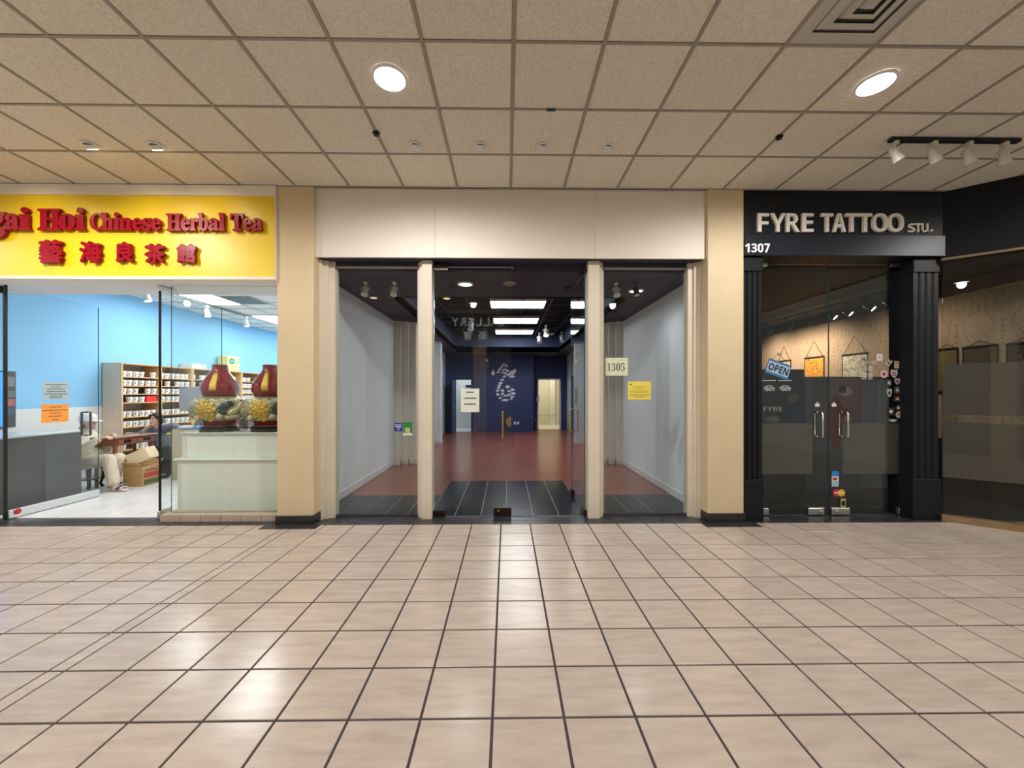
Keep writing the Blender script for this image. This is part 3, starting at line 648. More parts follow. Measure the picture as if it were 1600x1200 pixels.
soffit_light(698, 466, True, 'small amber downlight in the soffit behind the closed door', .05, M_LAMPA); soffit_light(584, 465.5, True, 'small amber downlight in the soffit behind the stickered window', .05, M_LAMPA)
soffit_light(706, 447, False, 'small unlit dark downlight beside the lit round one', .05); soffit_light(887, 449, False, 'small unlit dark downlight above the opened glass door', .05)
soffit_light(963, 487, False, 'small unlit dark downlight above the 1305 window', .05)
d = (ZS - EYE) * F / (HY - 441.5); p = PT(796, 441.5, d)
q = empty('smoke_detector', (p.x, d, ZS - .03), 'round beige detector on the dark soffit above the entrance', 'detector')
MB().lathe([(.085, ZS), (.085, ZS - .015), (.05, ZS - .03), (.001, ZS - .032)], (p.x, d, 0), 24).build('disc', mat('olive_beige', (.30, .27, .17), .6), q, 40)
MB().lathe([(.03, ZS - .045), (.034, ZS - .03)], (p.x, d, 0), 14).build('sensor', mat('olive_beige', (.30, .27, .17), .6), q)
for px, py, lab in ((571, 434, 'white spotlight under the soffit, nearer the cream column'), (616, 434, 'white spotlight under the soffit, nearer the closed door'), (963, 434, 'white spotlight under the soffit by the opened door'), (994, 434, 'dark-stemmed spotlight above the 1305 window')):
    p = PT(px, py, 5.15); track_head('soffit_spotlight', p.x, 5.15, ZS, math.pi / 2, lab, 'soffit spotlights', M_WHITE if px != 994 else M_TRAYTEE, s=1.0)
for px, py, Y, lab, lens in ((736, 507, 10, 'white spotlight hanging in the dark tray, closed door side', None), (853, 508, 11, 'lit warm spotlight in the dark tray', M_LAMPW), (843, 523, 12.4, 'white spotlight beside the warm one in the dark tray', None), (878, 522, 12.2, 'white spotlight low against the tray edge', None)):
    p = PT(px, py, Y); track_head('tray_spotlight', p.x, Y, ZT, math.pi / 2, lab, 'tray spotlights', M_WHITE, lens, s=1.7)
BX('tray_vent', PX(857, 12.6), PX(865, 12.6), 12.4, 12.8, ZT - .02, ZT, M_GREYW, label='small pale vent plate in the dark tray', cat='air vent')

# ================================================================== LEFT SHOP
YS = 4.372
sg = empty('tea_shop_sign', (-5, YS, 2.76), 'yellow shop sign with raised red lettering for the herbal tea shop', 'sign')
zb, zt = 2.763, CEIL - .005
xr = -2.606
BX('backing', -7.5, xr, YS + .01, 4.60, zb, zt, M_WHITE_SIGN, sg)
zy0, zy1, xy = PZ(432, 300, YS), PZ(305.5, 300, YS), PX(430, YS)
BX('yellow_face', -7.4, xy, YS + .002, YS + .01, zy0, zy1, M_YELLOW, sg)
BX('frame_bar', -7.5, xr, YS - .012, YS + .012, zb, zy0, M_WHITE_SIGN, sg, bev=.004); BX('frame_bar', -7.5, xr, YS - .012, YS + .012, zy1, zt, M_WHITE_SIGN, sg, bev=.004)
BX('frame_bar', xy, xr, YS - .012, YS + .012, zy0, zy1, M_WHITE_SIGN, sg, bev=.004)
W1 = [('N', -58, -22, 328, 361), ('g', -22, 14, 332, 374), ('a', 12.4, 34, 335, 361.5), ('i', 34.2, 52, 325.4, 361), ('H', 63.3, 99, 328, 361), ('o', 95.6, 122.4, 335.5, 361.5), ('i', 121.5, 137, 326, 361)]
W2 = [('C', 144.4, 165, 334.4, 361.5), ('h', 162.3, 182, 334, 361), ('i', 180.3, 191.5, 333.5, 361), ('n', 189.5, 210, 342, 361), ('e', 210, 226, 342.3, 362.3), ('s', 225.6, 239.6, 342.3, 362.3), ('e', 239.3, 255, 342.3, 362.3),
      ('H', 263, 286.6, 335.4, 362), ('e', 285.6, 301, 342.3, 362.5), ('r', 300, 313.3, 342.3, 362), ('b', 312.2, 328.6, 334.5, 362.5), ('a', 328.6, 345, 342.3, 362.5), ('l', 344.2, 354.6, 334.5, 362), ('T', 362.4, 383, 335.4, 362), ('e', 381.6, 396, 342.3, 362.5), ('a', 395.7, 413, 342.3, 362.5)]
for c, a, b_, t, u in W1 + W2: pxtext('letter', c, a, b_, t, u, YS - .012, .032, M_RED, sg, 'serif', .020, .006)
for c, a, b_, t, u in (('藝', 65, 102, 376, 413), ('海', 128, 162, 378, 412), ('良', 185, 212, 379, 411), ('茶', 229, 261, 382, 413), ('館', 278.5, 309, 382, 412)):
    mb = MB(); q0, q1 = PT(a, u, YS - .012), PT(b_, t, YS - .012)
    for dx, dz, dy in ((0, 0, 0), (.010, 0, .0004), (-.010, 0, .0008), (0, .010, .0012), (0, -.010, .0016), (.007, .007, .002), (-.007, -.007, .0024)):   # emboldened brush strokes
        text_into(mb, c, q0.x + .01 + dx, q1.x - .01 + dx, q0.z + .01 + dz, q1.z - .01 + dz, YS - .012, .030 + dy)
    mb.build('character', M_RED, sg)
# shell
LX, LR, LY1, LZ = -7.14, -2.46, 13.0, 3.33
BX('floor', LX - .1, LR, 4.66, LY1, -.06, .0, M_LFLOOR, label='pale glossy plank floor of the tea shop', cat='floor', kind='structure')
q = empty('wall_left', (LX, 8, 0), 'tea shop side wall painted sky blue above white', 'wall', kind='structure')
BX('blue_paint', LX - .12, LX, 4.6, LY1, 1.25, 3.6, M_BLUE, q); BX('white_dado', LX - .12, LX + .004, 4.6, LY1, 0, 1.25, M_WALLW, q)
BX('wall_far', LX, LR, LY1, LY1 + .1, 0, 3.6, M_BLUE, label='blue rear wall of the tea shop', cat='wall', kind='structure')
BX('wall_right', LR - .02, LR, 4.84, LY1, 0, 3.6, M_WALLW, label='white side wall of the tea shop behind the column', cat='wall', kind='structure')
BX('soffit', LX, LR, 4.605, 5.05, 2.765, 3.5, mat('white_soffit', (.74, .73, .70), .8), label='white dropped soffit inside the tea shop entrance', cat='ceiling', kind='structure')
lc = BX('ceiling', LX, LR, 5.05, LY1, LZ + .012, LZ + .1, M_LCEIL, label='white grid ceiling of the tea shop', cat='ceiling', kind='structure')
M_LT = mat('grey_thin_tee', (.42, .45, .45), .6)
for k in range(0, 9): BX('main_runner', LX + .38 + .61 * k - .008, LX + .38 + .61 * k + .008, 5.05, LY1, LZ + .002, LZ + .012, M_LT, lc)
for k in range(0, 13): BX('cross_tee', LX, LR, 5.5 + .61 * k - .007, 5.5 + .61 * k + .007, LZ + .003, LZ + .012, M_LT, lc)
for n, (xa, ya) in enumerate(((-6.13, 6.88), (-6.13, 9.32), (-4.3, 5.7), (-4.3, 8.7), (-6.13, 11.3))):
    q = empty('ceiling_troffer', (xa + .29, ya + .6, LZ), 'bright tea shop ceiling light panel, ' + ['nearest the opened glass door', 'behind the vases', 'above the vases', 'over the rear floor', 'at the rear blue wall'][n], 'ceiling light', 'light panels of the tea shop')
    BX('frame', xa - .01, xa + .59, ya - .01, ya + 1.21, LZ - .003, LZ + .012, M_WHITE, q); BX('lens', xa + .01, xa + .57, ya + .01, ya + 1.19, LZ - .010, LZ - .004, M_PANEL, q)
q = empty('return_vent', (-5.2, 7.75, LZ), 'grey egg-crate ceiling vent in the tea shop', 'air vent')
BX('grille', -5.5, -4.93, 7.45, 8.05, LZ - .004, LZ + .012, mat('vent_grey', (.10, .14, .16), .6), q); BX('rim', -5.52, -5.5, 7.43, 8.07, LZ - .008, LZ + .012, M_LT, q); BX('rim', -4.93, -4.91, 7.43, 8.07, LZ - .008, LZ + .012, M_LT, q)
BX('track_rail', -6.245, -6.205, 6.2, 10.4, LZ - .03, LZ, mat('grey_track', (.20, .23, .25), .5), label='grey spotlight track on the tea shop ceiling', cat='track rail')
for n, Y in enumerate((6.72, 8.06, 9.25)): track_head('track_spotlight', -6.225, Y, LZ - .03, math.pi, 'white spotlight on the tea shop track, %s from the entrance' % ordn[n], 'tea shop track spotlights', M_WHITE, mat('spot_glow', (1, 1, 1), .5, emit=4), s=1.25, lean=.2)
# shop front glass
YG = 4.58
q = empty('window_4', (-6.7, YG, 0), 'fixed glass pane at the frame edge of the tea shop front', 'window', kind='structure')
pane('pane', q, -7.2, -5.90, YG - .006, YG + .006, .01, 2.75); BX('patch', -5.95, -5.91, YG - .015, YG + .015, 2.66, 2.74, M_BLACKMETAL, q)
d3 = empty('door_5', (-5.87, YG, 0), 'opened glass tea shop door with grey and orange notices', 'door', kind='structure')
xd = -5.872
pane('pane', d3, xd - .006, xd + .006, YG, 5.60, .10, 2.71)
BX('hinge_stile', xd - .007, xd + .007, YG - .012, YG + .012, .0, 2.755, M_BLACKMETAL, d3)
BX('bottom_rail', xd - .022, xd + .022, YG + .012, 5.60, .008, .105, mat('satin_aluminium', (.66, .67, .66), .35, .7), d3, bev=.004)
for sx in (-1, 1):
    x0, x1 = xd + sx * .008, xd + sx * .06
    MB().tube([(x0, 5.44, .90), (x1, 5.44, .90), (x1, 5.44, 1.22), (x0, 5.44, 1.22)], .014, 8).build('pull_handle', mat('grey_handle', (.12, .14, .14), .35, .7), d3, 30)
MB().ball((xd + .03, YG + .09, .075), (.006, .035, .035)).build('red_sticker', mat('red_sticker', (.5, .02, .02), .5), d3)
d4 = empty('door_6', (-4.08, YG, 0), 'opened glass tea shop door beside the pale counter', 'door', kind='structure')
xe = PX(250, YG)
pane('pane', d4, xe - .006, xe + .006, YG, 5.56, .015, 2.71)
BX('hinge_stile', xe - .008, xe + .008, YG - .010, YG + .010, .0, 2.75, M_BLACKMETAL, d4)
BX('bottom_patch', xe - .02, xe + .02, YG - .02, YG + .13, .005, .10, M_STEEL, d4, bev=.004); BX('top_patch', xe - .02, xe + .02, YG - .015, YG + .2, 2.69, 2.755, M_STEEL, d4, bev=.004)
xs = PX(268, YG)
q = empty('window_5', (-3.3, YG, 0), 'fixed glass pane in front of the vases on a tiled sill', 'window', kind='structure')
pane('pane', q, xs, -2.606, YG - .006, YG + .006, .085, 2.75)
sl = empty('trim_2', (-3.3, YG, 0), 'low tan tiled sill under the fixed tea shop pane', 'sill', kind='structure')
M_SILL = mat('tan_sill_tile', (.46, .39, .31), .4, var=.06, scale=6)
n = 6; xw = (-2.606 - (xs - .05)) / n
for k in range(n): BX('tile', xs - .05 + xw * k + .002, xs - .05 + xw * (k + 1) - .002, YG - .10, YG + .10, 0, .082, M_SILL, sl, bev=.003)
# notices on the opened door
def dpaper(name, px0, px1, py0, py1, m, label, rowsz, seed):
    X = xd + .008
    y0 = X / math.tan(math.atan((px0 - CX) / F) + YAW); y1 = X / math.tan(math.atan((px1 - CX) / F) + YAW)
    ym = (y0 + y1) / 2; z0, z1 = PZ(py1, (px0 + px1) / 2, ym), PZ(py0, (px0 + px1) / 2, ym)
    q = empty(name, (X, ym, z0), label, 'notice'); BX('sheet', X, X + .0015, y0, y1, z0, z1, m, q)
    mb = MB(); rnd = random.Random(seed); H = z1 - z0
    for f, fr in rowsz:
        wd = (y1 - y0) * fr; y = ym - wd / 2; e = ym + wd / 2; zc = z1 - f * H
        while y < e: l = rnd.uniform(.01, .026); mb.box(X + .0015, X + .0025, y, min(y + l, e), zc - .005, zc + .005); y += l + .006
    mb.build('printed_text', M_INK, q, kind='stuff')
dpaper('grey_notice', 66.5, 107.5, 597, 624, M_PAPERGR, 'grey notice on the opened tea shop door above the orange one', ((.14, .8), (.27, .4), (.4, .66), (.54, .7), (.68, .86), (.8, .5), (.9, .5)), 4)
dpaper('orange_notice', 64.5, 107, 631.5, 659.5, M_PAPERO, 'orange notice on the opened tea shop door below the grey one', ((.16, .45), (.34, .92), (.5, .4), (.67, .5), (.85, .2)), 5)

# dark reception counter with wall screen
q = empty('reception_counter', (-6.45, 5.2, 0), 'dark grey reception counter with a pale top behind the opened glass door', 'counter')
BX('front_panel', -6.20, -6.155, 4.72, 5.20, 0, .925, M_COUNTERD, q); BX('front_panel', -6.20, -6.155, 5.202, 5.64, 0, .925, mat('mid_grey_laminate', (.075, .07, .068), .3), q)  # the browner section is a painted reflection, the other plain grey
BX('end_panel', -6.70, -6.201, 5.60, 5.64, 0, .925, M_COUNTERD, q); BX('end_panel', -6.70, -6.201, 4.72, 4.76, 0, .925, M_COUNTERD, q)
BX('back_panel', -6.74, -6.701, 4.72, 5.64, 0, .925, M_COUNTERD, q)
BX('top', -6.76, -6.135, 4.70, 5.66, .925, .955, M_COUNTERT, q, bev=.004)
q = empty('wall_screen', (LX, 5.1, 1), 'blue lit screen on the wall at the edge of the tea shop', 'screen')
BX('housing', LX, LX + .03, 4.85, 5.53, .99, 1.80, M_BLACK, q); BX('display', LX + .031, LX + .034, 4.87, 5.515, 1.01, 1.78, mat('blue_display', (.02, .13, .75), .3, emit=2.6), q)
q = empty('notice_board', (LX, 5.6, 1), 'dark board with dim papers on the wall beside the blue screen', 'notice board')
BX('board', LX + .006, LX + .02, 5.54, 5.665, 1.0, 1.80, mat('dark_board', (.05, .055, .06), .5), q)
for z0, z1, c_ in ((1.58, 1.72, (.2, .2, .2)), (1.30, 1.40, (.45, .12, .10)), (1.18, 1.26, (.04, .10, .16)), (1.43, 1.52, (.15, .15, .16))):
    BX('paper', LX + .021, LX + .023, 5.555, 5.65, z0, z1, mat('board_paper_%d' % int(z0 * 100), c_, .7), q)

# pale counter with vases
CT = .995
q = empty('display_counter', (-3.4, 5.1, 0), 'pale green-white display counter with a ledge carrying two gourd vases', 'counter')
xa = PX(277, 4.80)
BX('lower_body', xa, LR - .03, 4.80, 5.55, 0, .655, M_COUNTER, q, bev=.004); BX('ledge', xa - .03, LR - .03, 4.77, 5.58, .655, .68, M_COUNTER, q, bev=.006)
BX('upper_body', PX(284, 4.86), LR - .03, 4.86, 5.5, .68, CT - .015, M_COUNTER, q, bev=.004); BX('top', PX(283, 4.85), LR - .03, 4.83, 5.52, CT - .015, CT, mat('counter_top_white', (.68, .70, .68), .25), q, bev=.004)
# gourd vase
VX, VY = PX(344, 5.06), 5.06; SC = 5.0 / 600; ZB = PZ(664.5, 344, VY)
vp = [(21, 664.5), (20.5, 661), (25, 658.5), (32, 654.5), (36.5, 649), (38.6, 642), (38.8, 635), (36.8, 628), (32, 623), (25, 620.3), (20.5, 619.2)]
up = [(20.5, 619.2), (22.5, 617), (24.4, 612), (25, 607), (24, 601), (21, 594.5), (17, 588), (13, 582.5), (10.6, 578), (10, 573), (10.4, 570), (9.0, 570), (8.6, 575), (9.2, 580)]
def zz(py): return ZB + (664.5 - py) * SC
def surf(prof, z):
    pr = sorted([(zz(y), r * SC) for r, y in prof])
    for (z0, r0), (z1, r1) in zip(pr[:-1], pr[1:]):
        if z0 <= z <= z1 and z1 > z0: return r0 + (r1 - r0) * (z - z0) / (z1 - z0)
    return pr[0][1]
PHI = math.radians(-52)
def on_vase(prof, a, z, o=0):
    r = surf(prof, z) + o; return Vector((VX + r * math.cos(PHI + a), VY + r * math.sin(PHI + a), z))
def petal(prof, a, z, w_, h_, ang, m, name, parent, th=.012):
    c = on_vase(prof, a, z, .002); nrm = Vector((math.cos(PHI + a), math.sin(PHI + a), (on_vase(prof, a, z).z - zz(638)) * 1.2)).normalized()
    tx = Vector((-math.sin(PHI + a), math.cos(PHI + a), 0)); tz = nrm.cross(tx).normalized() * -1
    if tz.z < 0: tz = -tz
    R = Matrix((tx, tz, nrm)).transposed().to_4x4()
    b = MB(); b.ball((0, 0, 0), (w_ / 2, h_ / 2, th), n=10, m=6); b.xf(Matrix.Translation(c) @ R @ Matrix.Rotation(ang, 4, 'Z')); return b.build(name, m, parent, True)
def patch(prof, a0, a1, z0, z1, o, m, name, parent, na=6, nz=10, skew=0):
    b = MB(); vs = []
    for i in range(nz + 1):
        for j in range(na + 1):
            z = z0 + (z1 - z0) * i / nz; vs.append(on_vase(prof, a0 + (a1 - a0) * j / na + skew * (i / nz), z, o))
    nn = len(vs)
    for i in range(nz + 1):
        for j in range(na + 1):
            z = z0 + (z1 - z0) * i / nz; vs.append(on_vase(prof, a0 + (a1 - a0) * j / na + skew * (i / nz), z, 0))
    W_ = na + 1; fs = [(i * W_ + j, i * W_ + j + 1, (i + 1) * W_ + j + 1, (i + 1) * W_ + j) for i in range(nz) for j in range(na)]
    bd = [j for j in range(W_)] + [i * W_ + na for i in range(1, nz + 1)] + [nz * W_ + j for j in range(na - 1, -1, -1)] + [i * W_ for i in range(nz - 1, 0, -1)]
    fs += [(bd[i], nn + bd[i], nn + bd[(i + 1) % len(bd)], bd[(i + 1) % len(bd)]) for i in range(len(bd))]
    b.add(vs, fs); return b.build(name, m, parent, True)
vs_ = empty('gourd_vase', (VX, VY, CT), 'large red and gold gourd vase on a black stand, nearer the glass door', 'vase', 'gourd vases on the counter')
MB().lathe([(r * SC, zz(y)) for r, y in vp[::1]], (VX, VY, 0), 40).build('lower_bulb', M_VASED, vs_, 40)
MB().lathe([(20.6 * SC, zz(664.8)), (21.5 * SC, zz(662)), (26.5 * SC, zz(658)), (31 * SC, zz(655.5))], (VX, VY, 0), 40).build('red_foot', M_VASE, vs_, 40)
ub = MB().lathe([(r * SC, zz(y)) for r, y in up], (VX, VY, 0), 40).build('upper_bulb', M_VASE, vs_, True)
pq = patch(up, -.60, -.22, zz(611), zz(583), .006, M_GOLD, 'gold_plaque', vs_)
patch(vp, -.02 + .75, .45 + .75, zz(655), zz(623), .004, M_VASE, 'red_panel', vs_, 5, 8)
fl_c = (-.52, zz(638.5)); fw = empty  # peony
for ring, (n_, rr, sz) in enumerate(((9, .085, .085), (7, .052, .07), (4, .022, .05))):
    for k in range(n_):
        t = 2 * math.pi * k / n_ + ring * .4
        petal(vp, fl_c[0] + rr * math.cos(t) / .33, fl_c[1] + rr * math.sin(t), sz, sz * .72, t, M_GOLD, 'peony_petal', vs_, .010 + .007 * ring)
for a, py, w_, h_, ang, m in ((.12, 634, .15, .10, .5, M_LEAFD), (.30, 630, .10, .07, -.6, M_LEAFD), (.05, 643, .10, .06, -.4, M_LEAFD), (.42, 641, .17, .07, .45, M_LEAFC), (.34, 650, .15, .05, .1, M_LEAFC), (-.05, 648, .09, .06, .7, M_LEAFC), (.62, 635, .13, .05, 1.2, M_LEAFC), (.62, 648, .10, .05, .6, M_LEAFC), (-.9, 650, .10, .06, .5, M_LEAFC), (-.35, 651, .10, .08, 1.4, M_GOLD), (1.15, 640, .14, .06, .8, M_LEAFC), (1.2, 628, .12, .05, -.5, M_LEAFC)):
    petal(vp, a, zz(py), w_, h_, ang, m, 'relief_leaf', vs_, .012)
for k in range(13):
    petal(vp, -1.1 + .19 * k, zz(624.5 + (k % 2) * 2), .075, .035, .3 * (-1) ** k, M_LEAFC, 'cloud_scroll', vs_, .009)
MB().tube([on_vase(up, -.75 + .17 * k, zz(580.5), .003) for k in range(6)], .008, 6).build('gold_cord', M_GOLD, vs_, True)
st = MB(); st.lathe([(24 * SC, zz(664.8)), (26 * SC, zz(666.5)), (25 * SC, zz(668))], (VX, VY, 0), 28); st.lathe([(26 * SC, CT + .014), (26.5 * SC, zz(668)), (24 * SC, zz(667.6))], (VX, VY, 0), 28)
sd = st.build('stand', M_BLACKWOOD, vs_, 30)
for k in range(5):
    a = 2 * math.pi * k / 5 + .3; p = Vector((VX + 24 * SC * math.cos(a), VY + 24 * SC * math.sin(a), CT)); MB().tube([p + Vector((0, 0, .035)), p, p + Vector((.02 * math.cos(a), .02 * math.sin(a), 0.004))], [.02, .016, .014], 6).build('stand_foot', M_BLACKWOOD, sd)
copy_tree(vs_, (PX(422.2, 5.06) - VX, 0, 0), 'large red and gold gourd vase on a black stand, half hidden by the column')
# things on and behind the counter
p = PT(384, 673, 5.46)
q = empty('tissue_box', (p.x, 5.46, CT), 'small woven grey holder on the counter between the vases', 'holder')
BX('box', p.x - .065, p.x + .065, 5.41, 5.50, CT, CT + .17, mat('woven_grey', (.36, .36, .33), .8, scale=60, stretch=(8, 8, .5), col2=(.22, .22, .20)), q, bev=.006); BX('rim', p.x - .07, p.x + .07, 5.405, 5.505, CT + .165, CT + .18, mat('white_paper', (.7, .7, .7), .8), q)
a, b_ = PT(280.5, 642, 6.80), PT(323, 604, 6.80)
q = empty('monitor', ((a.x + b_.x) / 2, 6.80, .86), 'back of a grey monitor standing behind the first vase', 'monitor')
BX('panel_back', a.x, b_.x, 6.785, 6.815, a.z, b_.z, mat('monitor_grey', (.50, .48, .52), .4), q, bev=.006)
BX('screen', a.x + .012, b_.x - .012, 6.816, 6.818, a.z + .012, b_.z - .012, M_BLACK, q)
BX('neck', b_.x - .12, b_.x - .07, 6.79, 6.81, .872, a.z + .05, M_BLACKMETAL, q); BX('foot', b_.x - .2, b_.x + .0, 6.795, 6.90, .86, .872, M_BLACKMETAL, q)

# bookcases with tubs
SX1, SX0 = -6.80, -7.125
SZ = [1.78, 1.62, 1.47, 1.315, 1.055, .874, .67, .466, .25]
bays = [6.86, 7.63, 8.40, 9.17, 9.94, 10.71, 11.48]
bo = ['first', 'second', 'third', 'fourth', 'fifth', 'sixth']
sn_ = ['top', 'second', 'third', 'fourth', 'fifth', 'sixth', 'seventh', 'eighth', 'ninth']
tub_me = None
def tub():
    b = MB(); b.lathe([(.036, 0), (.046, .085)], n=14, k=0); b.lathe([(.049, .085), (.049, .097), (.046, .099)], n=14, k=0)
    b.add([(.0425, -.007, .035), (.0430, .007, .035), (.0465, .007, .058), (.046, -.007, .058)], [(0, 1, 2, 3)], 1)
    M = Matrix.Rotation(math.radians(-38), 4, 'Z'); b.xf(M)
    me = bpy.data.meshes.new('tub'); me.from_pydata(b.v, [], b.f); me.materials.append(M_TUB); me.materials.append(mat('grey_ink', (.20, .20, .20), .6))
    for p_, k in zip(me.polygons, b.m): p_.material_index = k; p_.use_smooth = False
    return me
tub_me = tub()
rnd = random.Random(11)
for i in range(6):
    y0, y1 = bays[i] + .002, bays[i + 1] - .002
    q = empty('bookcase', ((SX0 + SX1) / 2, (y0 + y1) / 2, 0), 'birch bookcase of white tubs on the blue wall, %s from the entrance' % bo[i], 'bookcase', 'birch bookcases along the blue wall')
    BX('side_panel', SX0, SX1, y0, y0 + .02, 0, 2.02, M_BIRCHSIDE if i == 0 else M_BIRCH, q); BX('side_panel', SX0, SX1, y1 - .02, y1, 0, 2.02, M_BIRCH, q)
    BX('front_edge', SX1, SX1 + .004, y0, y0 + .032, 0, 2.02, M_BIRCH, q)
    BX('top_panel', SX0, SX1, y0 + .02, y1 - .02, 2.0, 2.02, M_BIRCH, q); BX('back_panel', SX0, SX0 + .006, y0 + .02, y1 - .02, .02, 2.0, mat('grey_back_board', (.30, .27, .23), .6), q)
    for z in SZ + [.07]: BX('shelf', SX0 + .006, SX1, y0 + .02, y1 - .02, z - .018, z, M_BIRCH, q)
    for j, z in enumerate(SZ):
        if i > 0 and j > 5: continue
        cnt = 0
        for k in range(6):
            if rnd.random() < (.12 if j < 6 else .4): continue
            if i == 0 and j == 3 and k >= 4: continue
            if j == 2 and i == 0 and k in (3,): continue
            cnt += 1
            place('tub', tub_me, (SX1 - .055 + rnd.uniform(-.008, .004), y0 + .085 + .117 * k + rnd.uniform(-.008, .008), z), None, 'white lidded tub, %s from the near end, %s shelf of the %s birch bookcase' % (bo[cnt - 1], sn_[j], bo[i]), 'tub', 'white tubs on the birch bookcases')
q = empty('red_box', (SX1 - .08, bays[0] + .6, SZ[3]), 'bright red box among the white tubs on the first bookcase', 'box')
BX('carton', SX1 - .13, SX1 - .015, bays[0] + .50, bays[0] + .70, SZ[3], SZ[3] + .105, mat('bright_red_card', (.75, .015, .01), .5), q, bev=.004); BX('lid', SX1 - .132, SX1 - .013, bays[0] + .498, bays[0] + .702, SZ[3] + .085, SZ[3] + .112, mat('bright_red_card', (.75, .015, .01), .5), q)
q = empty('storage_tin', (-6.95, 9.75, 2.02), 'yellow tin with a green oval badge on top of the bookcases', 'tin')
a, b_ = PT(371, 583, 9.6), PT(392, 559.5, 9.6); xa = -6.84; yc = 9.72
BX('body', SX0 + .02, xa, yc - .2, yc + .2, 2.02, 2.40, mat('pale_yellow_tin', (.80, .74, .30), .4), q, bev=.02)
b = MB(); n = 20; pts = [(yc - .07 + .1 * math.cos(2 * math.pi * k / n), 2.27 + .075 * math.sin(2 * math.pi * k / n)) for k in range(n)]
b.add([(xa + .004, y, z) for y, z in pts] + [(xa - .001, y, z) for y, z in pts], [tuple(range(n))] + [(k, n + k, n + (k + 1) % n, (k + 1) % n) for k in range(n)]); b.build('oval_badge', mat('green_badge', (.02, .26, .20), .5), q)
BX('badge_stroke', xa + .0045, xa + .0065, yc - .12, yc - .02, 2.26, 2.28, M_WHITE, q)
BX('shelf_carton', SX0 + .02, -6.85, 8.45, 8.85, 2.02, 2.13, mat('mint_white_card', (.70, .78, .72), .6), bev=.005, label='flat white carton lying on top of the bookcases', cat='carton')

# console table, stool, cartons
q = empty('console_table', (-6.3, 6.4, 0), 'red-brown wooden table with drawers where two people sit', 'table')
TZ = .79
b = MB(); b.bbox(-6.52, -6.10, 6.06, 6.82, TZ - .03, TZ, .012); b.build('top', M_WOODR, q)
BX('apron', -6.49, -6.135, 6.10, 6.78, TZ - .14, TZ - .03, M_WOODR, q)
for k in range(2):
    dr = BX('drawer', -6.135, -6.122, 6.13 + .33 * k, 6.44 + .33 * k, TZ - .13, TZ - .045, M_WOODR, q, bev=.003)
    ym = 6.285 + .33 * k
    MB().tube([(-6.12, ym - .045, TZ - .075), (-6.10, ym - .04, TZ - .092), (-6.096, ym, TZ - .098), (-6.10, ym + .04, TZ - .092), (-6.12, ym + .045, TZ - .075)], .007, 6).build('handle', M_BLACKMETAL, dr, True)
    BX('handle_plate', -6.122, -6.118, ym - .06, ym + .06, TZ - .1, TZ - .06, M_BLACKMETAL, dr)
for x in (-6.46, -6.17):
    for y in (6.13, 6.75): MB().lathe([(.018, 0), (.022, .1), (.018, .3), (.026, .6), (.03, TZ - .13)], (x, y, 0), 10).build('leg', M_WOODR, q, True)
BX('glass_top', -6.51, -6.11, 6.07, 6.81, TZ, TZ + .005, mat('table_glass', (.35, .30, .25), .06), q)
sx, sy = PX(139, 6.05), 6.05
q = empty('stool', (sx, sy, 0), 'dark carved wooden stool under the person in the white cap', 'stool')
MB().lathe([(.16, .36), (.17, .37), (.17, .39), (.16, .40)], (sx, sy, 0), 24).build('seat', M_BLACKWOOD, q, 40)
for k in range(4):
    a = math.pi / 4 + k * math.pi / 2; c_, s_ = math.cos(a), math.sin(a)
    MB().tube([(sx + c_ * r, sy + s_ * r, z) for r, z in ((.12, .37), (.165, .28), (.15, .16), (.12, .07), (.15, .015))], [.026, .026, .02, .018, .022], 8).build('leg', M_BLACKWOOD, q, True)
MB().lathe([(.11, .14), (.125, .15), (.11, .16)], (sx, sy, 0), 20).build('stretcher_ring', M_BLACKWOOD, q)
p = PT(222, 756, 6.13)
q = empty('cardboard_box', (p.x, 6.2, 0), 'brown cardboard box with red and green print on the tea shop floor', 'box')
M = Matrix.Translation((PX(222, 6.17) - .15, 6.17 + .16, 0))
MB().bbox(-.15, .15, -.16, .16, 0, .31, .004).xf(M).build('carton', M_CARD, q)
for z0, z1, c_ in ((.13, .21, (.45, .07, .04)), (.02, .10, (.10, .14, .05))):
    MB().box(.1505, .1520, -.13, .14, z0, z1).xf(M).build('printed_band', mat('band_%d' % int(z0 * 100), c_, .7), q)
MB().box(.1505, .152, -.10, .10, .23, .26).xf(M).build('printed_mark', mat('brown_print', (.25, .12, .05), .7), q)
for sx_ in (-1, 1): MB().box(-.15, .15, -.002, .10, 0, .004).xf(M @ Matrix.Translation((0, sx_ * .16, .31)) @ Matrix.Rotation(sx_ * .9 if sx_ > 0 else math.pi + sx_ * .9, 4, 'X')).build('flap', M_CARD, q)
M2 = Matrix.Translation((PX(226, 6.30), 6.31, .40)) @ Matrix.Rotation(math.radians(12), 4, 'Z') @ Matrix.Rotation(math.radians(-26), 4, 'Y')
q = empty('tilted_carton', (PX(225, 6.2), 6.24, .31), 'pale carton with string lying tilted on the brown box', 'box')
MB().bbox(-.15, .15, -.12, .12, -.02, .17, .006).xf(M2).build('carton', M_CARDP, q)
MB().box(-.152, .152, -.004, .004, .1705, .1735).xf(M2).build('string', mat('jute', (.3, .22, .12), .8), q); MB().box(-.004, .004, -.122, .122, .1705, .174).xf(M2).build('string', mat('jute', (.3, .22, .12), .8), q)
p = PT(281, 690, 6.55)
BX('side_cabinet', PX(268, 6.62), PX(268, 6.62) + .66, 6.62, 6.95, 0, .86, mat('tan_cabinet', (.50, .44, .33), .5), bev=.006, label='low tan cabinet behind the pale counter under the blue packets', cat='cabinet')
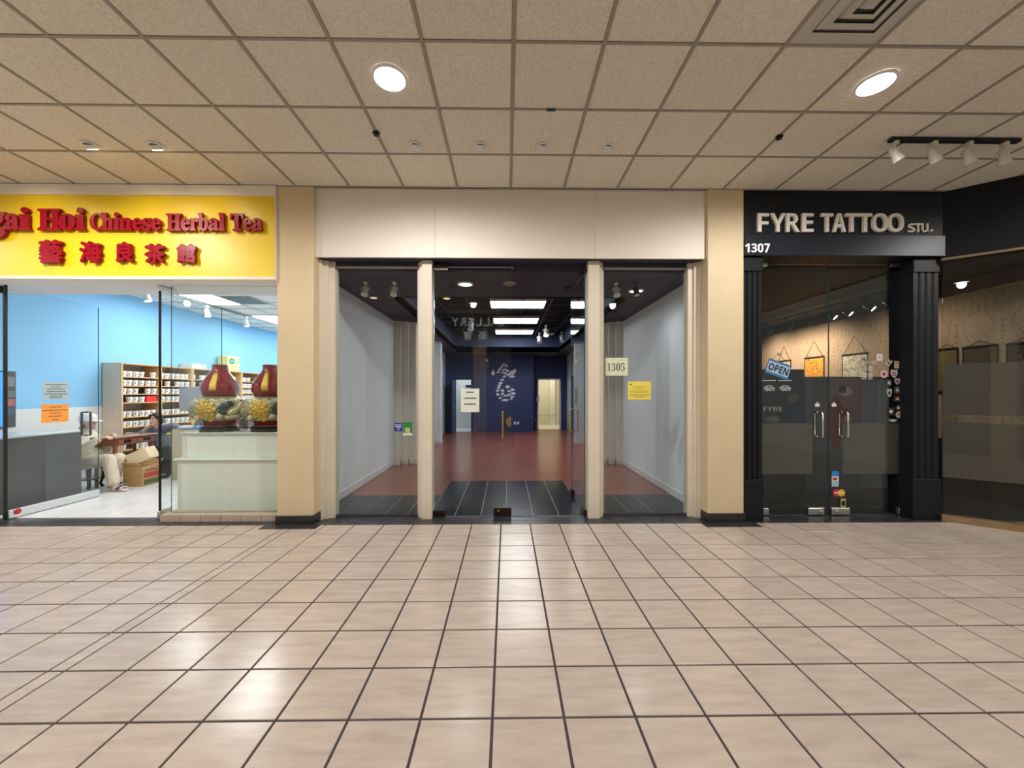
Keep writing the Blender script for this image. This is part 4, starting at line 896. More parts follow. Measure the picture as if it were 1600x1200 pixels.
for n, (dx, dy, rz, c_) in enumerate(((.46, -.0, .15, (.02, .16, .60)), (.17, .02, -.3, (.70, .74, .78)))):
    c0 = Vector((PX(268, 6.62) + dx, 6.69 + dy, .86))
    b = MB(); b.ball((0, 0, .035), (.15, .10, .035), n=14, m=6); b.xf(Matrix.Translation(c0) @ Matrix.Rotation(rz, 4, 'Z')); b.build('snack_packet', mat('packet_%d' % n, c_, .25, scale=14, col2=(.10, .36, .80) if n == 0 else (.5, .55, .6)), smooth=True, label=['shiny blue packet on the tan cabinet under the seated person\'s hand', 'whitish packet beside the shiny blue packet'][n], cat='packet')

# ================================================================== TATTOO STUDIO
BXL, BXR = 2.731, 5.09
hd = empty('studio_fascia', (3.9, 4.45, 3.08), 'black shop fascia with pale raised tattoo studio lettering', 'sign')
BX('board', BXL, BXR, 4.41, 4.75, 3.08, CEIL - .004, M_BLACK, hd); BX('lower_band', BXL + .004, BXR, 4.385, 4.41, 3.075, 3.32, mat('satin_black', (.012, .014, .022), .38, 0, .3), hd, bev=.006)
M_LET = mat('pale_grey_letter', (.74, .69, .61), .5)
for c, a, b_ in (('F', 145, 206), ('Y', 214, 296), ('R', 300, 372), ('E', 386, 447), ('T', 490, 554), ('A', 553, 622), ('T', 620, 690), ('T', 690, 764), ('O', 765, 850), ('O', 849, 936)):
    pxtext('letter', c, 1140 + a / 3.478, 1140 + b_ / 3.478, 334.8, 363.4, 4.411, .028, M_LET, hd, 'sans', -.006)
for c, a, b_ in (('S', 963, 1001), ('T', 1001, 1036), ('U', 1038, 1072)): pxtext('letter', c, 1140 + a / 3.478, 1140 + b_ / 3.478, 350, 363.4, 4.411, .018, M_LET, hd, 'sans', -.006)
pxtext('full_stop', '.', 1140 + 1077 / 3.478, 1140 + 1089 / 3.478, 360, 363.4, 4.411, .035, M_LET, hd, 'sans')
for n, c in enumerate('1307'): pxtext('number', c, 1163.8 + 10 * n, 1172.6 + 10 * n - (1.5 if c == '1' else 0), 380.6, 394.4, 4.384, .004, mat('white_vinyl', (.78, .78, .78), .5), hd, 'sans', .006)
def fluted(name, x0, x1, y0, y1, z1, label, zp=.48, grow=.015):
    q = empty(name, ((x0 + x1) / 2, (y0 + y1) / 2, 0), label, 'pilaster', kind='structure')
    poly = [(x0, y1), (x0, y0)]; n = 3; w_ = x1 - x0; m = w_ * .16; fw_ = (w_ - 2 * m) / (2 * n - 1)
    for k in range(n):
        a = x0 + m + 2 * k * fw_; poly += [(a, y0), (a + .25 * fw_, y0 + .016), (a + .75 * fw_, y0 + .016), (a + fw_, y0)]
    poly += [(x1, y0), (x1, y1)]
    MB().prism(poly, 0, z1).build('fluted_shaft', M_BLACK, q)
    BX('plinth', x0 - grow, x1 + grow, y0 - .02, y1, 0, zp, M_BLACK, q, bev=.006); BX('capital', x0 - .008, x1 + .008, y0 - .014, y1, z1 - .17, z1, M_BLACK, q, bev=.006)
fluted('pilaster', BXL + .012, PX(1190, 4.44), 4.44, 4.75, 3.078, 'black fluted pilaster against the beige column')
fluted('pilaster', PX(1427, 4.46), PX(1466, 4.46), 4.46, 4.75, 3.078, 'black fluted pilaster at the corner of the angled window', grow=.02)
DX0, DXM, DX1 = PX(1190, 4.62) - .0, PX(1294.5, 4.62), PX(1420, 4.62) - .03
DY = 4.62
for n, (xa, xb, lab) in enumerate(((DX0, DXM - .003, 'glass studio door with the tilted open sign'), (DXM + .003, DX1, 'glass studio door with the column of stickers'))):
    q = empty('door_%d' % (7 + n), ((xa + xb) / 2, DY, 0), lab, 'door', kind='structure')
    pane('pane', q, xa, xb, DY - .006, DY + .006, .02, 3.05)
    BX('frosted_band', xa + .01 if n == 0 else PX(1318, DY), PX(1270, DY) if n == 0 else xb - .01, DY + .0065, DY + .0085, PZ(741, 1294, DY), PZ(661.5, 1294, DY), M_FILM, q)
    for (pa, pb) in (((1190, 1200), (1261, 1286)) if n == 0 else ((1297.5, 1326), (1402, 1413))):
        pc = BX('bottom_patch', PX(pa, DY), PX(pb, DY), DY - .022, DY + .022, .012, .095, M_STEEL, q, bev=.004)
        if pb - pa > 15: MB().lathe([(.016, 0), (.016, .014), (.001, .016)], n=12).xf(Matrix.Translation((PX(pb - 6 if n == 0 else pa + 8, DY), DY - .022, .05)) @ Matrix.Rotation(math.pi / 2, 4, 'X')).build('lock_cylinder', M_STEEL, pc)
    pa, pb = (1188, 1198) if n == 0 else (1389, 1409)
    BX('top_patch', PX(pa, DY), PX(pb, DY), DY - .02, DY + .02, 3.02, 3.07, M_STEEL, q, bev=.004)
    hx, s = (PX(1279, DY), -1) if n == 0 else (PX(1318, DY), -1)
    x2 = PX(1265, DY) if n == 0 else PX(1303, DY)
    # offset pull: rises off the glass and runs down beside it
    zt_, zb_ = PZ(643.5, hx and 1290, DY), PZ(683.5, 1290, DY)
    for sgn in (-1, 1):
        yy = DY + sgn * .062
        MB().tube([(hx, DY + sgn * .006, zt_ - .01), (hx, yy - sgn * .02, zt_), (hx, yy, zt_ - .02), (hx, yy, zb_ + .02), (hx, yy - sgn * .02, zb_), (hx, DY + sgn * .006, zb_ + .01)], .0125, 10).build('pull_handle', M_STEEL, q, True)
# angled window
A = Vector((5.075, 4.415)); U_ = Vector((.789, -.614)); N_ = Vector((.614, .789)); LEN = 1.93
def ab(name, s0, s1, t0, t1, z0, z1, m, parent=None, edge=False, **k):
    pl = [A + U_ * s + N_ * t for s, t in ((s0, t0), (s1, t0), (s1, t1), (s0, t1))]
    b = MB().prism([(p.x, p.y) for p in pl], z0, z1)
    if edge: b.m = [1, 1, 0, 1, 0, 1]
    return b.build(name, m, parent, **k)
aw = empty('window_6', (5.8, 3.8, 0), 'angled glass studio window with frosted film bands', 'window', kind='structure')
ab('fascia', 0, LEN, 0, .2, 3.06, CEIL - .004, M_BLACK, aw); ab('tan_trim', 0, LEN, -.004, .02, 3.035, 3.06, mat('tan_trim', (.22, .16, .09), .5), aw)
ab('pane', .02, LEN - .02, .06, .072, .06, 3.05, [GLASS, EDGE], aw, True)
ab('frosted_band', .02, LEN - .02, .0735, .0755, 1.235, 1.83, M_FILM, aw); ab('frosted_band', .02, LEN - .02, .0735, .0755, .50, 1.145, M_FILM, aw)
ab('wood_sill', .0, LEN, -.03, .12, .0, .06, mat('tan_wood_sill', (.26, .17, .09), .4, var=.15, scale=8), aw)
ab('jamb', LEN - .02, LEN + .12, -.02, .2, 0, CEIL - .004, M_BLACK, aw)
# interior
IX0, IX1, IY1, IZ = 2.745, 6.62, 11.0, 3.12
BX('floor', IX0, IX1 + .1, 4.66, IY1, -.06, -.002, M_FLOORD, label='dark studio floor behind the glass doors', cat='floor', kind='structure')
pl = [A, A + U_ * (LEN + .1), Vector((IX1 + .1, 4.66)), Vector((5.0, 4.66))]
MB().prism([(p.x, p.y) for p in pl], -.05, -.003).build('floor', M_FLOORD, label='dark studio floor behind the angled window', cat='floor', kind='structure')
BX('ceiling', IX0, IX1 + .1, 4.75, IY1, IZ, IZ + .1, M_CEILD, label='dark studio ceiling', cat='ceiling', kind='structure')
MB().prism([(p.x, p.y) for p in [A + N_ * .2, A + U_ * (LEN + .1) + N_ * .2, Vector((IX1 + .1, 4.75)), Vector((4.9, 4.75))]], IZ, IZ + .1).build('ceiling', M_CEILD, label='dark studio ceiling wedge behind the angled window', cat='ceiling', kind='structure')
BX('wall_far', IX0, IX1, IY1, IY1 + .1, 0, 3.3, mat('dark_brown_wall', (.10, .075, .06), .7), label='dark rear wall of the studio', cat='wall', kind='structure')
BX('wall_left', IX0 - .04, IX0, 4.84, IY1, 0, 3.3, M_CEILD, label='dark studio side wall behind the column', cat='wall', kind='structure')
# damask wallpaper
m = bpy.data.materials.new('damask_wallpaper'); m.use_nodes = True; nt = m.node_tree; bs = nt.nodes['Principled BSDF']; bs.inputs['Roughness'].default_value = .7
g = nt.nodes.new('ShaderNodeNewGeometry'); sp = nt.nodes.new('ShaderNodeSeparateXYZ'); nt.links.new(g.outputs['Position'], sp.inputs[0])
def mth(op, a, b=None, c=None):
    n = nt.nodes.new('ShaderNodeMath'); n.operation = op
    for i, v in enumerate((a, b, c)):
        if v is None: continue
        if isinstance(v, (int, float)): n.inputs[i].default_value = v
        else: nt.links.new(v, n.inputs[i])
    return n.outputs[0]
uu = mth('ABSOLUTE', mth('SUBTRACT', mth('FRACT', mth('DIVIDE', sp.outputs['Y'], .53)), .5)); vv = mth('FRACT', mth('DIVIDE', sp.outputs['Z'], .64))
cb = nt.nodes.new('ShaderNodeCombineXYZ'); nt.links.new(mth('MULTIPLY', uu, 2.0), cb.inputs[0]); nt.links.new(vv, cb.inputs[1])
nz = nt.nodes.new('ShaderNodeTexNoise'); nz.inputs['Scale'].default_value = 4.2; nz.inputs['Detail'].default_value = 1.2; nz.inputs['Distortion'].default_value = .9; nt.links.new(cb.outputs[0], nz.inputs['Vector'])
scroll = mth('LESS_THAN', mth('ABSOLUTE', mth('SUBTRACT', mth('FRACT', mth('MULTIPLY', nz.outputs['Fac'], 7.0)), .5)), .15)
wav = mth('LESS_THAN', mth('ABSOLUTE', mth('SUBTRACT', uu, mth('MULTIPLY_ADD', mth('SINE', mth('MULTIPLY', vv, 6.2832)), .10, .27))), .016)
pat = mth('MAXIMUM', mth('MULTIPLY', scroll, .6), mth('MULTIPLY', wav, .6))
mc = nt.nodes.new('ShaderNodeMix'); mc.data_type = 'RGBA'; mc.inputs[6].default_value = (.50, .39, .29, 1); mc.inputs[7].default_value = (.27, .20, .145, 1); nt.links.new(pat, mc.inputs[0]); nt.links.new(mc.outputs[2], bs.inputs['Base Color'])
M_DAMASK = m
wp = empty('wall_right', (IX1, 7, 0), 'studio side wall papered in beige damask', 'wall', kind='structure')
BX('wallpaper', IX1, IX1 + .1, 3.3, IY1, 0, 2.93, M_DAMASK, wp); BX('added_dark_strip', IX1 - .012, IX1, 3.3, IY1, 0, .80, M_CEILD, wp); BX('plum_valance', IX1 - .03, IX1 + .1, 3.3, IY1, 2.93, 3.12, M_PLUM, wp)  # dark strip added at the wall foot to darken the view below the film
BX('track_rail', 5.78, 5.82, 5.0, 10.6, 3.03, 3.06, M_PLUM, label='dark spotlight track along the studio wallpaper', cat='track rail')
n = 0
for Y, lit in ((5.79, 1), (6.10, 1), (6.50, 1), (6.81, 1), (7.35, 0), (7.9, 0), (8.5, 0), (9.3, 0)):
    track_head('wall_washer', 5.80, Y, 3.03, -1.05, ('lit warm' if lit else 'unlit dark') + ' studio spotlight, %s along the track from the entrance' % (ordn + ['fifth', 'sixth', 'seventh', 'eighth'])[n], 'studio track spotlights', M_BLACKMETAL, M_LAMPW if lit else M_DARK, s=1.3, lean=-.85)
    n += 1
for Y in (5.79, 6.10, 6.50, 6.81, 7.9, 8.5, 9.3): spot('head_and_fill_lamp', (5.86, Y - .06, 2.76), (6.62, Y - .1, 1.9), 5.5 if Y < 7 else 58, 135, 1, (1, .76, .52), .03)  # those beyond the lit heads are added fill to brighten the wallpaper
# hung scroll pictures on the wallpaper
def art(seed, cols): 
    m = bpy.data.materials.new('scroll_art_%d' % seed); m.use_nodes = True; nt = m.node_tree; b = nt.nodes['Principled BSDF']
    g = nt.nodes.new('ShaderNodeNewGeometry'); mp = nt.nodes.new('ShaderNodeMapping'); mp.inputs['Location'].default_value = (seed * 3.1, seed, seed * 1.7)
    nz = nt.nodes.new('ShaderNodeTexNoise'); nz.inputs['Scale'].default_value = 9; nz.inputs['Distortion'].default_value = 1.5; nz.inputs['Detail'].default_value = 2
    r = nt.nodes.new('ShaderNodeValToRGB'); r.color_ramp.interpolation = 'CONSTANT'
    while len(r.color_ramp.elements) < len(cols): r.color_ramp.elements.new(.5)
    for i, c in enumerate(cols): r.color_ramp.elements[i].position = .0 if i == 0 else .34 + .32 * (i - 1) / max(1, len(cols) - 2); r.color_ramp.elements[i].color = (*c, 1)
    nt.links.new(g.outputs['Position'], mp.inputs[0]); nt.links.new(mp.outputs[0], nz.inputs['Vector']); nt.links.new(nz.outputs['Fac'], r.inputs[0]); nt.links.new(r.outputs[0], b.inputs['Base Color'])
    b.inputs['Roughness'].default_value = .6
    return m
def y_on(px): t = math.tan(math.atan((px - CX) / F) + YAW); return (IX1 - .02) / t
ARTS = [(1214, 1235, 565, ((.3, .04, .02), (.6, .5, .4), (.5, .12, .05)), 'scroll picture with reddish art hanging behind the open sign'),
        (1256.5, 1287, 559.5, ((.05, .03, .03), (.75, .38, .04), (.55, .22, .02), (.75, .70, .62)), 'scroll picture with golden orange art on the wallpaper'),
        (1315, 1355.5, 554.5, ((.06, .08, .08), (.42, .46, .42), (.72, .70, .62), (.14, .18, .18)), 'scroll picture with grey-green figure art on the wallpaper'),
        (1463, 1496, 547, ((.16, .12, .03), (.22, .17, .05), (.10, .08, .03)), 'olive scroll picture nearest the corner pilaster'),
        (1503, 1559, 543, ((.05, .035, .03), (.10, .07, .05), (.16, .14, .06)), 'dark brown scroll picture seen through the angled window'),
        (1571, 1640, 537, ((.04, .04, .04), (.06, .055, .05), (.45, .12, .03)), 'dark scroll picture with an orange spot at the frame edge')]
for n, (pa, pb, pt_, cols, lab) in enumerate(ARTS):
    ya, yb = y_on(pa), y_on(pb); zt_ = PZ(pt_, (pa + pb) / 2, (ya + yb) / 2); X = IX1 - .012; ylo, yhi = min(ya, yb), max(ya, yb)
    q = empty('scroll_picture', (X, (ya + yb) / 2, zt_ - .7), lab, 'picture', 'scroll pictures on the wallpaper')
    BX('canvas', X, X + .006, ylo + .015, yhi - .015, zt_ - .62, zt_, art(n + 1, cols), q); BX('top_rod', X - .012, X + .008, ylo, yhi, zt_ - .005, zt_ + .03, M_BLACKWOOD, q, bev=.003); BX('bottom_rod', X - .012, X + .008, ylo, yhi, zt_ - .65, zt_ - .615, M_BLACKWOOD, q, bev=.003)
    BX('edge_strip', X - .002, X + .006, ylo, ylo + .016, zt_ - .62, zt_, M_BLACKWOOD, q); BX('edge_strip', X - .002, X + .006, yhi - .016, yhi, zt_ - .62, zt_, M_BLACKWOOD, q)
    hh = .36 if n < 3 else .09
    MB().tube([(X, ylo + .03, zt_ + .02), (X - .004, (ylo + yhi) / 2, zt_ + hh), (X, yhi - .03, zt_ + .02)], .004, 5).build('hanging_cord', M_BLACKWOOD, q)
# partition, posters, curtain behind the doors
M_SLT = mat('slate_partition', (.055, .06, .07), .6)
q = empty('studio_partition', (3.9, 5.7, 0), 'dark grey partition inside the studio behind the doors', 'partition')
BX('panel', PX(1183, 5.7), PX(1257, 5.7), 5.7, 5.76, 0, PZ(577, 1220, 5.7), mat('navy_slate', (.025, .03, .036), .5), q, bev=.006); BX('panel', PX(1258, 5.7), PX(1345, 5.7), 5.7, 5.76, 0, PZ(588.5, 1300, 5.7), M_SLT, q, bev=.006)
q = empty('curtain', (5.3, 5.9, 0), 'dark grey pleated curtain inside the studio', 'curtain')
b = MB(); xa, xb = PX(1344, 5.82), PX(1432, 5.82); nn = 40; vs = []
for z in (.02, PZ(592, 1380, 5.82)):
    for i in range(nn + 1): vs.append((xa + (xb - xa) * i / nn, 5.82 + .03 * math.sin(i * 1.25), z))
for z in (.02, PZ(592, 1380, 5.82)):
    for i in range(nn + 1): vs.append((xa + (xb - xa) * i / nn, 5.835 + .03 * math.sin(i * 1.25), z))
k_ = nn + 1
b.add(vs, [(i, i + 1, k_ + i + 1, k_ + i) for i in range(nn)] + [(2 * k_ + i + 1, 2 * k_ + i, 3 * k_ + i, 3 * k_ + i + 1) for i in range(nn)] + [(k_ + i, k_ + i + 1, 3 * k_ + i + 1, 3 * k_ + i) for i in range(nn)]); b.build('cloth', mat('grey_curtain', (.09, .10, .11), .8), q, True)
BX('curtain_rod', xa, xb, 5.80, 5.85, PZ(592, 1380, 5.82), PZ(592, 1380, 5.82) + .03, M_BLACKMETAL, q)
a, b_ = PT(1296, 700, 5.69), PT(1344, 591, 5.69)
q = empty('red_poster', ((a.x + b_.x) / 2, 5.69, a.z), 'large mauve and red poster with a dark round figure behind the doors', 'poster')
BX('sheet', a.x, b_.x, 5.692, 5.698, a.z, b_.z, mat('mauve_print', (.17, .075, .075), .6, scale=5, col2=(.12, .07, .08)), q)
def disc(cx_, cz_, rx, rz, y, m, name, parent, n=22, th=.002):
    pts = [(cx_ + rx * math.cos(2 * math.pi * k / n), cz_ + rz * math.sin(2 * math.pi * k / n)) for k in range(n)]
    return MB().add([(x, y - th, z) for x, z in pts] + [(x, y, z) for x, z in pts], [tuple(range(n)), tuple(range(2 * n - 1, n - 1, -1))] + [(k, n + k, n + (k + 1) % n, (k + 1) % n) for k in range(n)]).build(name, m, parent)
for px, py, rx, rz, c_, yy in ((1306, 660, .12, .40, (.10, .015, .018), 5.691), (1322, 612, .10, .07, (.30, .24, .20), 5.690), (1316, 608, .06, .06, (.02, .02, .022), 5.687), (1318, 655, .11, .18, (.13, .02, .02), 5.688), (1324, 655, .05, .06, (.28, .17, .08), 5.685)):
    p = PT(px, py, 5.69); disc(p.x, p.z, rx, rz, yy, mat('print_%d%d' % (px, py), c_, .6), 'printed_shape', q)
a, b_ = PT(1188, 700, 5.69), PT(1222, 620, 5.69)
q = empty('dark_poster', ((a.x + b_.x) / 2, 5.69, a.z), 'dark studio poster with pale FYRE lettering behind the door', 'poster')
BX('sheet', a.x, b_.x, 5.692, 5.698, a.z, b_.z, mat('dark_print', (.02, .026, .03), .5), q)
mb = MB(); text_into(mb, 'FYRE', PX(1193, 5.69), PX(1222, 5.69), PZ(642.5, 1207, 5.69), PZ(635.5, 1207, 5.69), 5.691, .002, 'sans'); mb.build('printed_text', mat('pale_print', (.42, .40, .36), .6), q)
p = PT(1207, 655, 5.69); disc(p.x, p.z, .12, .05, 5.692, mat('teal_print', (.05, .10, .10), .6), 'printed_shape', q); BX('printed_bar', p.x - .05, p.x + .07, 5.687, 5.689, p.z - .01, p.z + .015, mat('orange_print', (.30, .14, .05), .6), q)
a, b_ = PT(1226, 700, 5.69), PT(1256, 605, 5.69)
q = empty('blue_poster', ((a.x + b_.x) / 2, 5.69, a.z), 'dim blue and ochre poster beside the FYRE poster', 'poster')
BX('sheet', a.x, b_.x, 5.692, 5.698, a.z, b_.z, mat('blue_print', (.018, .03, .055), .5), q); p = PT(1240, 622, 5.69); disc(p.x, p.z, .09, .07, 5.692, mat('ochre_print', (.09, .075, .045), .6), 'printed_shape', q); p = PT(1244, 650, 5.69); disc(p.x, p.z, .09, .12, 5.692, mat('navy_print', (.02, .035, .08), .6), 'printed_shape', q)
# signs and stickers on the studio doors
YD = DY - .008
def rot_build(parts, c, ang, parent):
    M = Matrix.Translation((c.x, YD, c.z)) @ Matrix.Rotation(ang, 4, 'Y')
    for nm, mb, m in parts: mb.xf(M).build(nm, m, parent)
c = PT(1215.5, 577, YD); q = empty('open_sign', (c.x, YD, c.z), 'tilted blue and white OPEN sign hung on the studio door', 'sign')
tx = MB(); text_into(tx, 'OPEN', -.125, .125, -.045, .045, -.009, .002, 'sans', .01)
rot_build([('board', MB().bbox(-.145, .145, -.008, 0, -.092, .092, .002), mat('blue_board', (.05, .16, .36), .4)), ('white_field', MB().box(-.138, .138, -.0095, -.008, -.062, .066), mat('pale_blue_field', (.36, .52, .72), .4)), ('lettering', tx, mat('navy_ink', (.012, .018, .04), .5))], c, math.radians(19), q)
hk = PT(1217, 552.5, YD); hq = empty('suction_hook', (hk.x, YD, hk.z), 'clear suction hook holding the open sign', 'hook')
MB().lathe([(.022, 0), (.018, .008), (.006, .016)], n=16).xf(Matrix.Translation((hk.x, YD + .002, hk.z)) @ Matrix.Rotation(math.pi / 2, 4, 'X')).build('cup', mat('cloudy_plastic', (.55, .50, .42), .3), hq, True)
for dx, dz in ((-.11, .115), (.13, .04)): MB().tube([(hk.x, YD - .01, hk.z), (c.x + dx, YD - .006, c.z + dz)], .002, 5).build('string', M_BLACKWOOD, hq)
M_VIN = mat('frosty_vinyl', (.50, .50, .48), .5)
def vinyl(name, txt, x0, x1, y0, y1, label, m=None, style='sans'):
    mb = MB(); a, b_ = PT(x0, y1, YD), PT(x1, y0, YD); text_into(mb, txt, a.x, b_.x, a.z, b_.z, YD + .001, .001, style, .0); mb.build(name, m or M_VIN, label=label, cat='decal')
for n, (x0, w_) in enumerate(((1191, 21), (1216, 21))):
    q = empty('door_decal', (PX(x0 + 10, YD), YD, 1.4), 'pale vinyl emblem under the open sign, %s' % ('nearer the pilaster' if n == 0 else 'nearer the handles'), 'decal', 'pale emblems under the open sign')
    a = PT(x0, 594, YD); BX('bar', a.x, PX(x0 + w_, YD), YD - .001, YD, a.z - .008, a.z, M_VIN, q)
    mb = MB(); cx_, cz_ = PX(x0 + w_ / 2, YD), PZ(606, x0, YD)
    for k in range(9):
        t0, t1 = math.radians(25 + 14.4 * k), math.radians(25 + 14.4 * k + 9); R0, R1 = .085, .070
        pts = [(cx_ + R * math.cos(t), cz_ - .045 + R * .9 * math.sin(t)) for R, t in ((R0, t0), (R1, t0), (R1, t1), (R0, t1))]
        mb.add([(x, YD - .001, z) for x, z in pts] + [(x, YD, z) for x, z in pts], [(0, 1, 2, 3), (7, 6, 5, 4), (0, 4, 5, 1), (1, 5, 6, 2), (2, 6, 7, 3), (3, 7, 4, 0)])
    mb.build('arch', M_VIN, q); mb = MB(); text_into(mb, '100%', PX(x0 + 1, YD), PX(x0 + w_ - 2, YD), PZ(611, x0, YD), PZ(605, x0, YD), YD, .001, 'sans', .01); mb.build('lettering', mat('mint_vinyl', (.42, .52, .48), .5), q)
vinyl('character_decal', '勝意', 1345.5, 1364, 582, 593, 'white vinyl Chinese characters on the studio door', None, None)
vinyl('character_decal', '事', 1355, 1364, 571, 581, 'single white vinyl character above the character pair', None, None)
vinyl('character_decal', 'HOME', 1353, 1370, 563, 569.5, 'faint vinyl word above the white characters', mat('faint_vinyl', (.36, .33, .29), .5))
vinyl('character_decal', '土', 1354, 1360, 553, 561, 'faint vinyl character at the top of the stickers', mat('faint_vinyl', (.36, .33, .29), .5), None)
def leaf(px, py, label):
    c = PT(px, py, YD); mb = MB()
    for k, (ang, L) in enumerate(((-75, .035), (-38, .05), (0, .06), (38, .05), (75, .035))):
        a = math.radians(90 + ang); d = Vector((math.cos(a), math.sin(a))); n_ = Vector((-d.y, d.x)); p0 = Vector((c.x, c.z))
        pts = [p0, p0 + d * L * .55 + n_ * .009, p0 + d * L, p0 + d * L * .55 - n_ * .009]
        mb.add([(p.x, YD - .001, p.y) for p in pts] + [(p.x, YD, p.y) for p in pts], [(3, 2, 1, 0), (4, 5, 6, 7), (0, 1, 5, 4), (1, 2, 6, 5), (2, 3, 7, 6), (3, 0, 4, 7)])
    mb.build('leaf_decal', mat('white_vinyl', (.78, .78, .78), .5), label=label, cat='decal', group='leaf decals above the handles')
leaf(1277, 635, 'small white leaf decal above the handle of the open-sign door'); leaf(1303, 635, 'small white leaf decal above the handle of the stickered door')
# stickers: (px, py, half w, half h, shape, ground, mark, label)
ST = [(1374, 558.5, 5, 5.5, 'sq', (.55, .53, .48), (.35, .33, .3), 'small tilted white square sticker at the top'),
      (1389, 567, 6.5, 6, 'x', (.40, .36, .30), (.02, .02, .02), 'pale sprig sticker with a black cross stroke'),
      (1401, 570, 4, 6, 'sq', (.52, .36, .24), (.20, .05, .05), 'tan can-shaped sticker against the pilaster'),
      (1381, 584.5, 6, 6.2, 'rd', (.55, .36, .34), (.16, .03, .03), 'round pink sticker with a dark red centre'),
      (1397, 584, 5.8, 6.8, 'sh', (.55, .46, .44), (.20, .05, .06), 'pale shield sticker with dark red stripes'),
      (1389, 598, 4.4, 6, 'rd', (.03, .035, .03), (.5, .5, .46), 'small black oval sticker with a white mark'),
      (1402, 596, 4.6, 5.4, 'sh', (.42, .33, .33), (.22, .05, .08), 'reddish flame-shaped sticker by the pilaster'),
      (1389.5, 614, 4.2, 7, 'sh', (.42, .42, .40), (.02, .02, .02), 'white figure sticker with black middle'),
      (1402, 609.5, 5.4, 6.4, 'rd', (.05, .055, .06), (.40, .40, .40), 'round charcoal sticker with a grey badge'),
      (1402, 623, 5.6, 5, 'sq', (.05, .02, .02), (.60, .38, .16), 'black sticker with a golden leaf shape'),
      (1403.5, 637, 4.4, 5.4, 'rd', (.03, .025, .025), (.55, .50, .38), 'round black sticker with a cream tree mark'),
      (1392, 643, 6.5, 6.3, 'sq', (.025, .02, .022), (.62, .56, .52), 'black square sticker with a white feather mark'),
      (1404.5, 648, 5.2, 5.2, 'rd', (.52, .44, .36), (.30, .22, .18), 'cream round sticker low by the pilaster'),
      (1395, 657, 7.5, 2.8, 'wing', (.05, .05, .05), (.55, .53, .48), 'white winged badge sticker at the bottom')]
for n, (px, py, hw, hh, shp, g_, k_, lab) in enumerate(ST):
    c = PT(px, py, YD); s_ = 4.68 / 600; w_, h_ = hw * s_, hh * s_
    q = empty('door_sticker', (c.x, YD, c.z - h_), lab + ' of the sticker column', 'sticker', 'stickers on the studio door')
    mg, mk_ = mat('sticker_%d' % n, g_, .5), mat('sticker_mark_%d' % n, k_, .5)
    def poly(pts, y0, nm, m):
        k = len(pts); MB().add([(c.x + x, y0 - .001, c.z + z) for x, z in pts] + [(c.x + x, y0, c.z + z) for x, z in pts], [tuple(range(k)), tuple(range(2 * k - 1, k - 1, -1))] + [(i, k + i, k + (i + 1) % k, (i + 1) % k) for i in range(k)]).build(nm, m, q)
    if shp == 'sq': poly([(-w_, -h_ * .9), (w_ * .9, -h_), (w_, h_ * .9), (-w_ * .9, h_)], YD, 'backing', mg)
    elif shp == 'rd': poly([(w_ * math.cos(t * .393), h_ * math.sin(t * .393)) for t in range(16)], YD, 'backing', mg)
    elif shp == 'sh': poly([(0, -h_), (w_ * .7, -h_ * .5), (w_, h_ * .2), (w_ * .8, h_), (0, h_ * .85), (-w_ * .8, h_), (-w_, h_ * .2), (-w_ * .7, -h_ * .5)], YD, 'backing', mg)
    elif shp == 'x': poly([(0, -h_), (w_ * .5, -h_ * .3), (w_, h_ * .6), (w_ * .4, h_ * .5), (0, h_), (-w_ * .4, h_ * .5), (-w_, h_ * .5), (-w_ * .6, -h_ * .4)], YD, 'backing', mg)
    else: poly([(-w_, -h_), (w_, -h_), (w_, h_), (-w_, h_)], YD, 'backing', mg)
    if shp == 'x': poly([(-w_ * .6, h_ * .3), (-w_ * .4, h_ * .4), (w_ * .5, -h_ * .5), (w_ * .3, -h_ * .6)], YD - .0012, 'mark', mk_)
    elif shp == 'wing': poly([(-w_ * .9, h_ * .8), (-w_ * .5, -h_ * .4), (0, -h_ * .8), (w_ * .5, -h_ * .4), (w_ * .9, h_ * .8), (w_ * .25, h_ * .3), (0, h_ * .8), (-w_ * .25, h_ * .3)], YD - .0012, 'mark', mk_)
    elif n in (5, 9, 10): poly([(0, h_ * .6), (w_ * .25, h_ * .2), (w_ * .65, h_ * .25), (w_ * .35, -h_ * .1), (w_ * .6, -h_ * .5), (0, -h_ * .35), (-w_ * .6, -h_ * .5), (-w_ * .35, -h_ * .1), (-w_ * .65, h_ * .25), (-w_ * .25, h_ * .2)], YD - .0012, 'mark', mk_)
    elif n in (4, 2):
        for z in ((-.35, .0, .35) if n == 4 else (.55,)): poly([(-w_ * .55, h_ * (z - .1)), (w_ * .55, h_ * (z - .1)), (w_ * .55, h_ * (z + .1)), (-w_ * .55, h_ * (z + .1))], YD - .0012, 'mark', mk_)
    else: poly([(w_ * .45 * math.cos(t * .785), h_ * .45 * math.sin(t * .785)) for t in range(8)], YD - .0012, 'mark', mk_)
